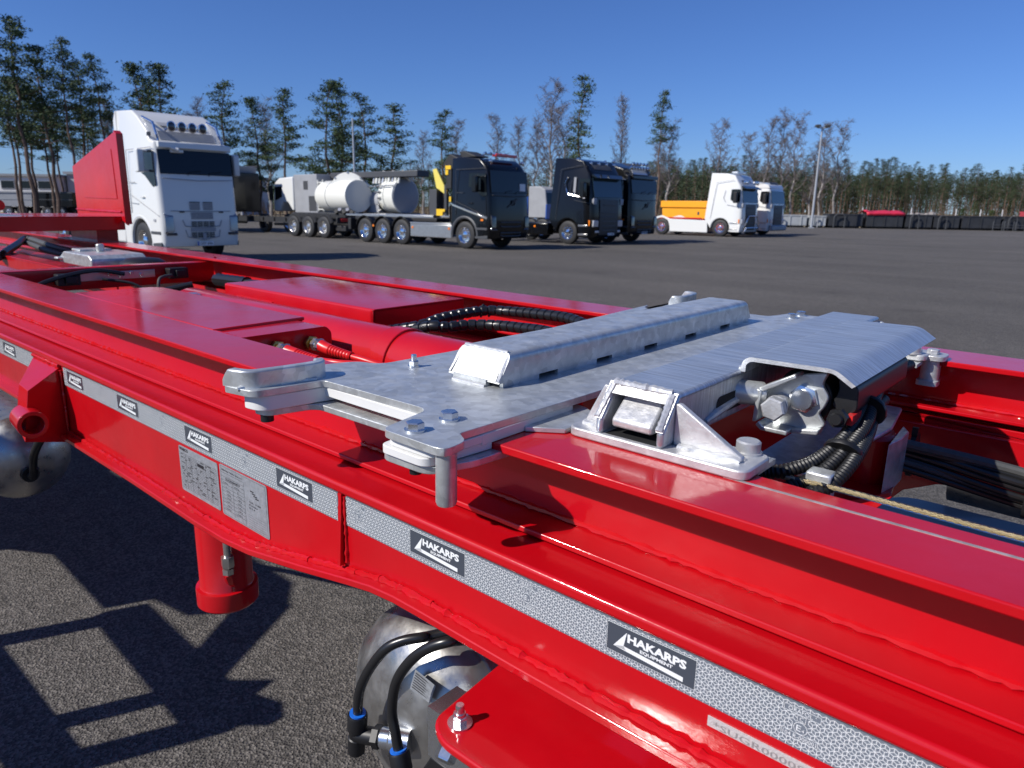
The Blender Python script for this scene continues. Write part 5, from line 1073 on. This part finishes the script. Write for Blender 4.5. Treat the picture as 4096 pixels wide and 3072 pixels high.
for i in range(N + 1):
    s_ = 8.4 + 3.7 * i / N; p = along(s_); dz = random.uniform(-.03, .03)
    for k, (o_, z) in enumerate(((-.10, 1.30), (-.11, 1.52), (1.2, 1.80 + dz), (2.4, 1.52))): vs.append((p[0] - u.y * o_, p[1] + u.x * o_, z + dz))
fs = [(4 * i + k, 4 * i + k + 1, 4 * i + 5 + k, 4 * i + 4 + k) for i in range(N) for k in range(3)]
m.add(vs, fs); o = m.build('tarpaulin', TARP, fix=True); md = o.modifiers.new('thickness', 'SOLIDIFY'); md.thickness = .02; tag(o, 'bright red tarpaulin drawn over a dark container in the far row', 'tarpaulin')
a, b = along(24.2), along(29.5); t = container('red_container', 'pale red open container with a slanted end, far right edge of the row', *a, *b, 1.9, CONTR, False)
m = MB(); put_text(m, '166', (1.35, -.075, 1.45), (1, 0, 0), (0, 0, 1), .5, .28, .02); m.build('number', TANKW, t, smooth=0, fix=False)
m = MB(); m.prism([(3.2, .16), (4.6, .16), (4.6, 1.9), (3.8, 1.9), (3.6, .9)], -.14, -.07, 'y'); m.build('slanted_end', CONTR, t)
for k in range(3):
    p = along(20.2 + k * 1.05); t = thing('steel_rack', 'black steel rack, %s of the three standing in front of the dark containers' % ('left', 'middle', 'right')[k], 'rack', (p[0] + u.y * .9, p[1] - u.x * .9, 0), math.atan2(u.y, u.x), 'steel racks by the containers')
    for x in (0, .85):
        m = MB(); m.tube([(x, 0, 0), (x, .05, .75), (x + .08, .1, .92)], .04, 6); m.build('post', TGREY, t)
    for z in (.3, .55): 
        m = MB(); m.cyl((0, 0, z), (.85, 0, z), .035, 6); m.build('rail', TGREY, t)

# ------------------------------------------------------------------ lamp masts
t = thing('lamp_mast', 'tall grey lamp mast with two floodlights, right of the parked lorries', 'lamp post', (-24.6, 73.6, 0), .6)
m = MB(); m.tube([(0, 0, 0), (0, 0, 9.4)], [.13, .07], 12); m.box(-.22, .22, -.22, .22, 0, .12); m.build('mast', POLE, t)
m = MB(); m.cyl((-.5, 0, 9.35), (.5, 0, 9.35), .05, 8); m.build('crossbar', POLE, t)
for s in (-1, 1):
    m = MB(); m.prism([(-.05, 9.38), (.45, 9.30), (.5, 9.48), (.05, 9.60)], s * .55 - .22, s * .55 + .22, 'x') if False else m.box(s * .45 - .22, s * .45 + .22, -.35, .2, 9.42, 9.62); m.build('floodlight', TGREY, t, bevel=.03)
t = thing('lamp_mast', 'plain grey mast rising behind the white tanker', 'lamp post', (-43.5, 33.0, 0))
m = MB(); m.tube([(0, 0, 0), (0, 0, 7.5)], [.10, .06], 10); m.build('mast', POLE, t)

for k, (px_, D_) in enumerate(((2700, 96), (2835, 99), (3400, 101), (3590, 104), (3765, 106), (3860, 107), (3945, 108))):
    q_ = (px_ - 2048) / 2850.0; f_ = Vector((-CR[0][2], -CR[1][2], 0)).normalized(); c_ = Vector((CR[0][0], CR[1][0], 0)).normalized(); p_ = f_ * D_ + c_ * (q_ * D_)
    m = MB(); m.tube([(p_.x, p_.y, 0), (p_.x, p_.y, 2.3)], .05, 6); o = m.build('marker_post', PLATEW); tag(o, 'slim white marker post in the rough grass behind the container row', 'post', 'marker posts behind the containers')

# ------------------------------------------------------------------ trees
def stick(m, a, b, r0, r1, n=5):
    a = Vector(a); b = Vector(b); d = (b - a)
    if d.length < 1e-6: return
    d.normalize(); u = d.orthogonal().normalized(); v = d.cross(u); k = len(m.v)
    for p, r in ((a, r0), (b, r1)):
        for j in range(n):
            t = 2 * math.pi * j / n; m.v.append(p + (u * math.cos(t) + v * math.sin(t)) * r)
    for j in range(n): m.f.append((k + j, k + (j + 1) % n, k + n + (j + 1) % n, k + n + j)); m.mi.append(m.k)
def tuft(m, c, s, k, rnd):
    for _ in range(k):
        p = c + Vector((rnd.gauss(0, 1), rnd.gauss(0, 1), rnd.gauss(0, .38))) * s
        a = rnd.uniform(0, 6.28); e = rnd.uniform(-.6, .9); l = s * rnd.uniform(.5, 1.0)
        d = Vector((math.cos(a) * math.cos(e), math.sin(a) * math.cos(e), math.sin(e))); u = d.cross(Vector((rnd.uniform(-1, 1), rnd.uniform(-1, 1), rnd.uniform(-1, 1)))).normalized() * l * .30
        i = len(m.v); m.v += [p - u, p + d * l * .5 - u * .2, p + d * l, p + u * .9]; m.f.append((i, i + 1, i + 2, i + 3)); m.mi.append(m.k)
def mesh_of(m, mt):
    me = bpy.data.meshes.new('tree_mesh'); me.from_pydata([tuple(v) for v in m.v], [], m.f); me.materials.append(mt); me.update(); return me
def pine_meshes(seed, h, base, spread, dens=1.0, dropy=False, top=0.5, mt=None):
    rnd = random.Random(seed); tr = MB(); cr = MB(); P = [Vector((0, 0, 0))]; k = 8
    for i in range(1, k + 1): P.append(Vector((rnd.gauss(0, .07) * i ** .6, rnd.gauss(0, .07) * i ** .6, h * i / k)))
    for i in range(k): stick(tr, P[i], P[i + 1], .17 * (1 - .85 * i / k), .17 * (1 - .85 * (i + 1) / k), 7)
    def at(z): f = max(0, min(.9999, z / h)) * k; i = int(f); return P[i].lerp(P[i + 1], f - i)
    z = base * h * .75
    while z < h * .985:
        f = (z / h - base) / (1 - base)
        if f < 0:
            if rnd.random() < .45:
                a = rnd.uniform(0, 6.28); p = at(z); l = rnd.uniform(.4, 1.3); stick(tr, p, p + Vector((math.cos(a) * l, math.sin(a) * l, rnd.uniform(-.3, .1))), .022, .006, 3)
            z += .45; continue
        for _ in range(rnd.choice((2, 3, 3, 4))):
            if rnd.random() < .12: continue
            a = rnd.uniform(0, 6.28); ln = spread * (1 - f) ** .85 * (.5 + .5 * min(1, f * 4 + .3)) * rnd.uniform(.5, 1.3) + .15
            p = at(z); rise = (-.30 if dropy else .10) + .45 * f + rnd.uniform(-.15, .15)
            tip = p + Vector((math.cos(a), math.sin(a), rise)) * ln; mid = p.lerp(tip, .55) + Vector((0, 0, -.06 * ln)); stick(tr, p, mid, .035 * (1 - f * .7), .02, 4); stick(tr, mid, tip, .02, .006, 3)
            nb = max(2, int(ln * 2.6))
            for j in range(nb):
                t = .38 + .62 * (j + rnd.random()) / nb; c = p.lerp(tip, t) + Vector((rnd.gauss(0, .20), rnd.gauss(0, .20), rnd.uniform(.0, .16))) * (1 + ln * .12)
                tuft(cr, c, rnd.uniform(.20, .32), int(30 * dens), rnd)
        z += rnd.uniform(.26, .46)
    tuft(cr, at(h * .985), .22, int(24 * dens), rnd)
    return mesh_of(tr, BARK), mesh_of(cr, mt or NEEDLE)
def birch_meshes(seed, h, spread, base=.28):
    rnd = random.Random(seed); tr = MB(); tw = MB(); k = 7; P = [Vector((0, 0, 0))]
    for i in range(1, k + 1): P.append(Vector((rnd.gauss(0, .06) * i ** .7, rnd.gauss(0, .06) * i ** .7, h * .93 * i / k)))
    for i in range(k): stick(tr if i < 4 else tw, P[i], P[i + 1], .12 * (1 - .9 * i / k), .12 * (1 - .9 * (i + 1) / k), 6)
    def at(f): f = max(0, min(.9999, f)) * k; i = int(f); return P[i].lerp(P[i + 1], f - i)
    nb = 30
    for b in range(nb):
        f = base + (1 - base) * (b + rnd.random()) / nb; a = b * 2.4 + rnd.uniform(-.5, .5); ln = spread * (1.05 - .75 * (f - base) / (1 - base)) * rnd.uniform(.6, 1.15); p = at(f)
        d = Vector((math.cos(a), math.sin(a), rnd.uniform(1.0, 1.9))).normalized(); q1 = p + d * ln * .55; q2 = q1 + (d + Vector((0, 0, .5))).normalized() * ln * .5
        stick(tw, p, q1, .045 * (1.1 - f), .025 * (1.1 - f) + .006, 4); stick(tw, q1, q2, .025 * (1.1 - f) + .006, .006, 3)
        for j in range(9):
            t = rnd.uniform(.22, 1); s = (p.lerp(q1, t * 1.6) if t < .62 else q1.lerp(q2, (t - .62) / .38)); a2 = rnd.uniform(0, 6.28); l2 = rnd.uniform(.35, .9)
            e = s + Vector((math.cos(a2) * .6, math.sin(a2) * .6, rnd.uniform(.2, 1.0))) * l2; stick(tw, s, e, .012, .006, 3)
            for _ in range(8):
                s2 = s.lerp(e, rnd.uniform(.3, 1)); a3 = rnd.uniform(0, 6.28); l3 = rnd.uniform(.2, .55); stick(tw, s2, s2 + Vector((math.cos(a3) * .5, math.sin(a3) * .5, rnd.uniform(-.6, .5))) * l3, .0085, .005, 3)
    return mesh_of(tr, BARKB), mesh_of(tw, TWIG)
def tree(name, label, x, y, meshes, s, sx, rz, group, parts=('trunk', 'crown'), cat='tree'):
    r = bpy.data.objects.new(name, None); COL.objects.link(r); r.location = (x, y, -.02); r.rotation_euler = (0, 0, rz); r.scale = (sx, sx, s); tag(r, label, cat, group)
    for nm, me in zip(parts, meshes):
        o = bpy.data.objects.new(nm, me); COL.objects.link(o); o.parent = r
    return r
PV = [pine_meshes(1, 13, .50, 2.3), pine_meshes(2, 13, .42, 2.5), pine_meshes(3, 13, .58, 2.0), pine_meshes(4, 11.5, .16, 2.7, 1.1), pine_meshes(5, 11.5, .22, 2.5, 1.1), pine_meshes(6, 13.5, .45, 1.5, 1.0, True)]
PH = [13, 13, 13, 11.5, 11.5, 13.5]
PINES = [(-68.2, 19.8, 15.2, 0, 'tallest pine, at the left edge of the picture'), (-69.1, 21.7, 13.5, 1, 'bushy-topped pine second from the left edge'), (-65.5, 22.2, 13.8, 2, 'slim pine with a high pointed crown, third tall one from the left'),
    (-71.3, 25.2, 13.2, 1, 'dark pine just left of the slim forked one near the red headboard'), (-68.0, 25.4, 13.4, 2, 'tall pine nearest the red headboard, above its left corner'), (-82.0, 24.1, 12.3, 0, 'shorter pine standing back between the two tallest at left'),
    (-87.2, 33.2, 11.2, 1, 'distant pine seen above the red headboard top'), (-85.9, 27.6, 11.0, 2, 'distant pine with bare trunk behind the slim tall one'), (-89.0, 31.7, 11.4, 0, 'distant pine in front of the grey hall'), (-78.5, 21.7, 12.3, 2, 'pine partly cut by the left picture edge'), (-76.0, 21.2, 11.8, 0, 'thin pine behind the grey tipper trailer'), (-79.0, 24.6, 11.4, 1, 'pine rising over the black tipper trailer'),
    (-65.3, 27.7, 12.5, 4, 'wide pine with layered boughs behind the white lorry roof, left one of the pair'), (-68.2, 30.7, 13.2, 4, 'wide pine behind the white lorry roof, right one of the pair'), (-73.1, 31.8, 12.5, 3, 'dense dark pine between the pair behind the white lorry roof'),
    (-64.0, 34.3, 12.0, 3, 'dark conical pine just right of the white lorry roof lamps'), (-65.7, 38.3, 11.1, 4, 'loose pine left of the flat-topped one behind the grey tipper'), (-58.2, 36.6, 11.3, 1, 'open pine with bare lower trunk above the small tanker cab'),
    (-53.5, 37.9, 11.3, 3, 'broad pine left of the plain mast'), (-56.1, 41.1, 12.1, 4, 'broad pine right behind the plain mast'), (-57.8, 45.1, 11.7, 3, 'dense pine above the white tank'), (-52.4, 44.3, 10.2, 3, 'low spreading pine right of the white tank pipework'),
    (-47.6, 45.7, 9.6, 3, 'single round-topped pine above the crane'), (-42.0, 58.7, 13.7, 5, 'tall narrow ragged pine with one-sided boughs above the black lorry'), (-41.4, 72.8, 14.1, 2, 'narrow pine on a long bare trunk left of the orange skip')]
for i, (x, y, h, k, lab) in enumerate(PINES):
    wd = {21: 1.25, 22: .95, 23: 1.0, 24: .72, 2: .8, 4: .85}.get(i, 1.0)
    tree('pine_tree', lab, x, y, PV[k], h / PH[k], h / PH[k] * wd, i * 1.7, 'pines around the yard')
BV = [birch_meshes(21, 12, 2.9), birch_meshes(22, 12, 2.4, .22), birch_meshes(23, 12, 1.9, .42), birch_meshes(24, 12, 3.4, .3)]
BIRCH = [(-86.8, 33.6, 12.8, 1, 'bare birch between the tall pines and the white lorry roof'), (-84.7, 42.2, 13.4, 0, 'bare birch behind the white lorry roof lamps'), (-84.6, 40.9, 12.1, 1, 'thin bare birch left of the conical pine'), (-72.3, 43.4, 12.4, 0, 'bare birch behind the open pine above the tanker cab'),
    (-65.0, 59.2, 10.1, 0, 'bare birch left of the round-topped pine'), (-61.9, 61.9, 11.8, 1, 'bare birch right behind the round-topped pine'), (-51.5, 57.2, 11.1, 1, 'upright bare birch above the black crane lorry cab, left one'), (-51.9, 61.0, 10.9, 0, 'bare birch above the black crane lorry cab, right one'),
    (-45.4, 58.5, 13.8, 3, 'large leaning bare birch left of the ragged narrow pine'), (-47.2, 62.4, 12.3, 3, 'wide bare birch behind the large leaning one'), (-51.7, 63.9, 11.1, 0, 'bare birch left of the large leaning one'), (-41.9, 65.6, 13.0, 2, 'slender bare birch with an egg-shaped crown standing alone against the sky'),
    (-41.6, 75.3, 11.3, 0, 'thin bare birch right of the long-trunked pine'), (-44.7, 78.1, 10.6, 1, 'thin bare birch left of the long-trunked pine'), (-38.7, 81.9, 12.0, 3, 'broad bare birch above the white lorry roof, leftmost of that group'), (-37.3, 87.2, 11.0, 3, 'forked bare tree second in the group above the white lorry'),
    (-34.1, 84.5, 12.4, 1, 'bare birch third in the group, left of the lamp mast'), (-32.7, 85.7, 12.8, 0, 'bare birch with pale trunk just left of the lamp mast'), (-33.9, 92.8, 13.3, 0, 'tallest bare birch beside the lamp mast'), (-32.0, 94.4, 10.5, 1, 'bare birch directly behind the lamp mast'), (-28.3, 86.8, 11.8, 1, 'pale-trunked bare birch right of the lamp mast, left of the last pair'), (-27.8, 90.0, 11.8, 0, 'pale-trunked bare birch right of the lamp mast, right of the last pair'), (-21.0, 212.0, 13.0, 3, 'bare tree at the right edge of the picture')]
for i, (x, y, h, k, lab) in enumerate(BIRCH): tree('birch_tree', lab, x, y, BV[k], h / 12, h / 12 * {11: 1.0}.get(i, 1.4), i * 2.1, 'bare birches around the yard', ('trunk', 'twigs'))

# far forest edge: single pines in front, a joined mass behind
FV = [pine_meshes(40 + i, 17, .40 + .06 * (i % 3), 2.3, .55, mt=NEEDLE2) for i in range(4)]
D0 = Vector((-0.62, 0.78, 0)); 
CF = Vector((CR[0][0], CR[1][0], 0)).normalized(); FW = Vector((-CR[0][2], -CR[1][2], 0)).normalized()
def polar(px, D):
    k = (px - 2048) / 2850.0; p = FW * D + CF * (k * D); return p.x, p.y
rnd = random.Random(5); nF = 0
for i in range(150):
    px = 2560 + (4300 - 2560) * (i + rnd.uniform(-.4, .4)) / 150; D = rnd.uniform(244, 285) - (px - 2560) * .012
    x, y = polar(px, D); s = rnd.uniform(.80, 1.14) * (1.04 if px < 3700 else .94)
    tree('forest_pine', 'tall thin-trunked pine in the front row of the far forest edge', x, y, FV[i % 4], s, s * rnd.uniform(.9, 1.2), rnd.uniform(0, 6), 'pines of the far forest edge')
def mass(name, label, rng, n, d0, d1, h0, h1, seed, mt, cat):
    rnd = random.Random(seed); m = MB()
    for i in range(n):
        px = rng[0] + (rng[1] - rng[0]) * rnd.random(); x, y = polar(px, rnd.uniform(d0, d1)); h = rnd.uniform(h0, h1); c = Vector((x, y, 0)); b = rnd.uniform(.01, .34) * h
        if rnd.random() < .8:
            m.k = 1; stick(m, c, c + Vector((rnd.uniform(-.2, .2), 0, h)), .17, .04, 4); m.k = 0
        z = b
        while z < h:
            f = (z - b) / (h - b); rr = (1 - f) ** .7 * 2.0 + .2
            for _ in range(3):
                a = rnd.uniform(0, 6.28); tuft(m, c + Vector((math.cos(a) * rr * rnd.random(), math.sin(a) * rr * rnd.random(), z)), .80, 5, rnd)
            z += .75
    o = m.build(name, [mt, BARK], fix=False, smooth=0, kind='stuff'); tag(o, label, cat); return o
mass('far_forest', 'dense dark conifer forest closing the view beyond the yard', (2480, 4350), 640, 286, 345, 13.5, 18.5, 7, NEEDLE2, 'forest')
mass('forest_strip', 'dark green conifer strip in the gaps between the black lorries and the orange skip', (1560, 3150), 260, 215, 300, 10, 15.5, 8, NEEDLE2, 'forest')
mass('low_woods', 'low dark woods on the skyline behind the tankers and pines', (-300, 1650), 240, 190, 260, 4, 8, 9, NEEDLE, 'forest')
# brown scrub, bushes and a boulder heap in the rough grass
m = MB(); rnd = random.Random(9)
for i in range(2600):
    px = rnd.uniform(2000, 4300); x, y = polar(px, rnd.uniform(100, 255)); h = rnd.uniform(.5, 1.7)
    for _ in range(3): stick(m, (x, y, 0), (x + rnd.uniform(-.5, .5), y + rnd.uniform(-.5, .5), h * rnd.uniform(.6, 1)), .05, .02, 3)
for i in range(900):
    px = rnd.uniform(-100, 2300); x, y = polar(px, rnd.uniform(84, 130)); h = rnd.uniform(.6, 2.2)
    for _ in range(3): stick(m, (x, y, 0), (x + rnd.uniform(-.6, .6), y + rnd.uniform(-.6, .6), h), .04, .012, 3)
o = m.build('dry_scrub', DRY, fix=False, smooth=0, kind='stuff'); tag(o, 'dry brown scrub and grass stalks beyond the yard', 'scrub')
for px, D, s, lab in ((3790, 200, 3.0, 'low green bush at the forest foot, left of the bigger one'), (3835, 205, 5.2, 'young green conifer at the forest foot'), (3905, 190, 2.6, 'low green bush right of the young conifer'), (3548, 230, 3.2, 'dark green bush among the trunks above the red tarpaulin')):
    x, y = polar(px, D); m = MB(); rnd = random.Random(int(px))
    for i in range(130):
        z = rnd.random(); a = rnd.uniform(0, 6.28); q = (1 - z) * .42 * s * math.sqrt(rnd.random()); tuft(m, Vector((x + math.cos(a) * q, y + math.sin(a) * q, z * s)), .3, 8, rnd)
    o = m.build('bush', SPRUCE, fix=False, smooth=0); tag(o, lab, 'bush')
x, y = polar(3630, 150); m = MB(); rnd = random.Random(3)
for i in range(26):
    c = Vector((x + rnd.gauss(0, 2.2), y + rnd.gauss(0, 1.0), rnd.uniform(.2, 1.5))); s = rnd.uniform(.4, 1.0); 
    vs = [c + Vector((math.cos(a) * math.cos(e), math.sin(a) * math.cos(e), math.sin(e))) * s * rnd.uniform(.75, 1.15) for e in (-.7, .1, .8) for a in [k * 1.05 for k in range(6)]]
    m.add(vs, [(r * 6 + k, r * 6 + (k + 1) % 6, r * 6 + 6 + (k + 1) % 6, r * 6 + 6 + k) for r in range(2) for k in range(6)] + [tuple(range(5, -1, -1)), tuple(range(12, 18))])
o = m.build('boulder_heap', mat('boulder', (.24, .22, .21), .9, var=.2, vscale=1.5), smooth=0, kind='stuff'); tag(o, 'heap of grey boulders in the grass beyond the containers', 'boulders')
for px in (2795, 2832, 3400, 3480, 3590, 3765, 3860, 3945):
    pass
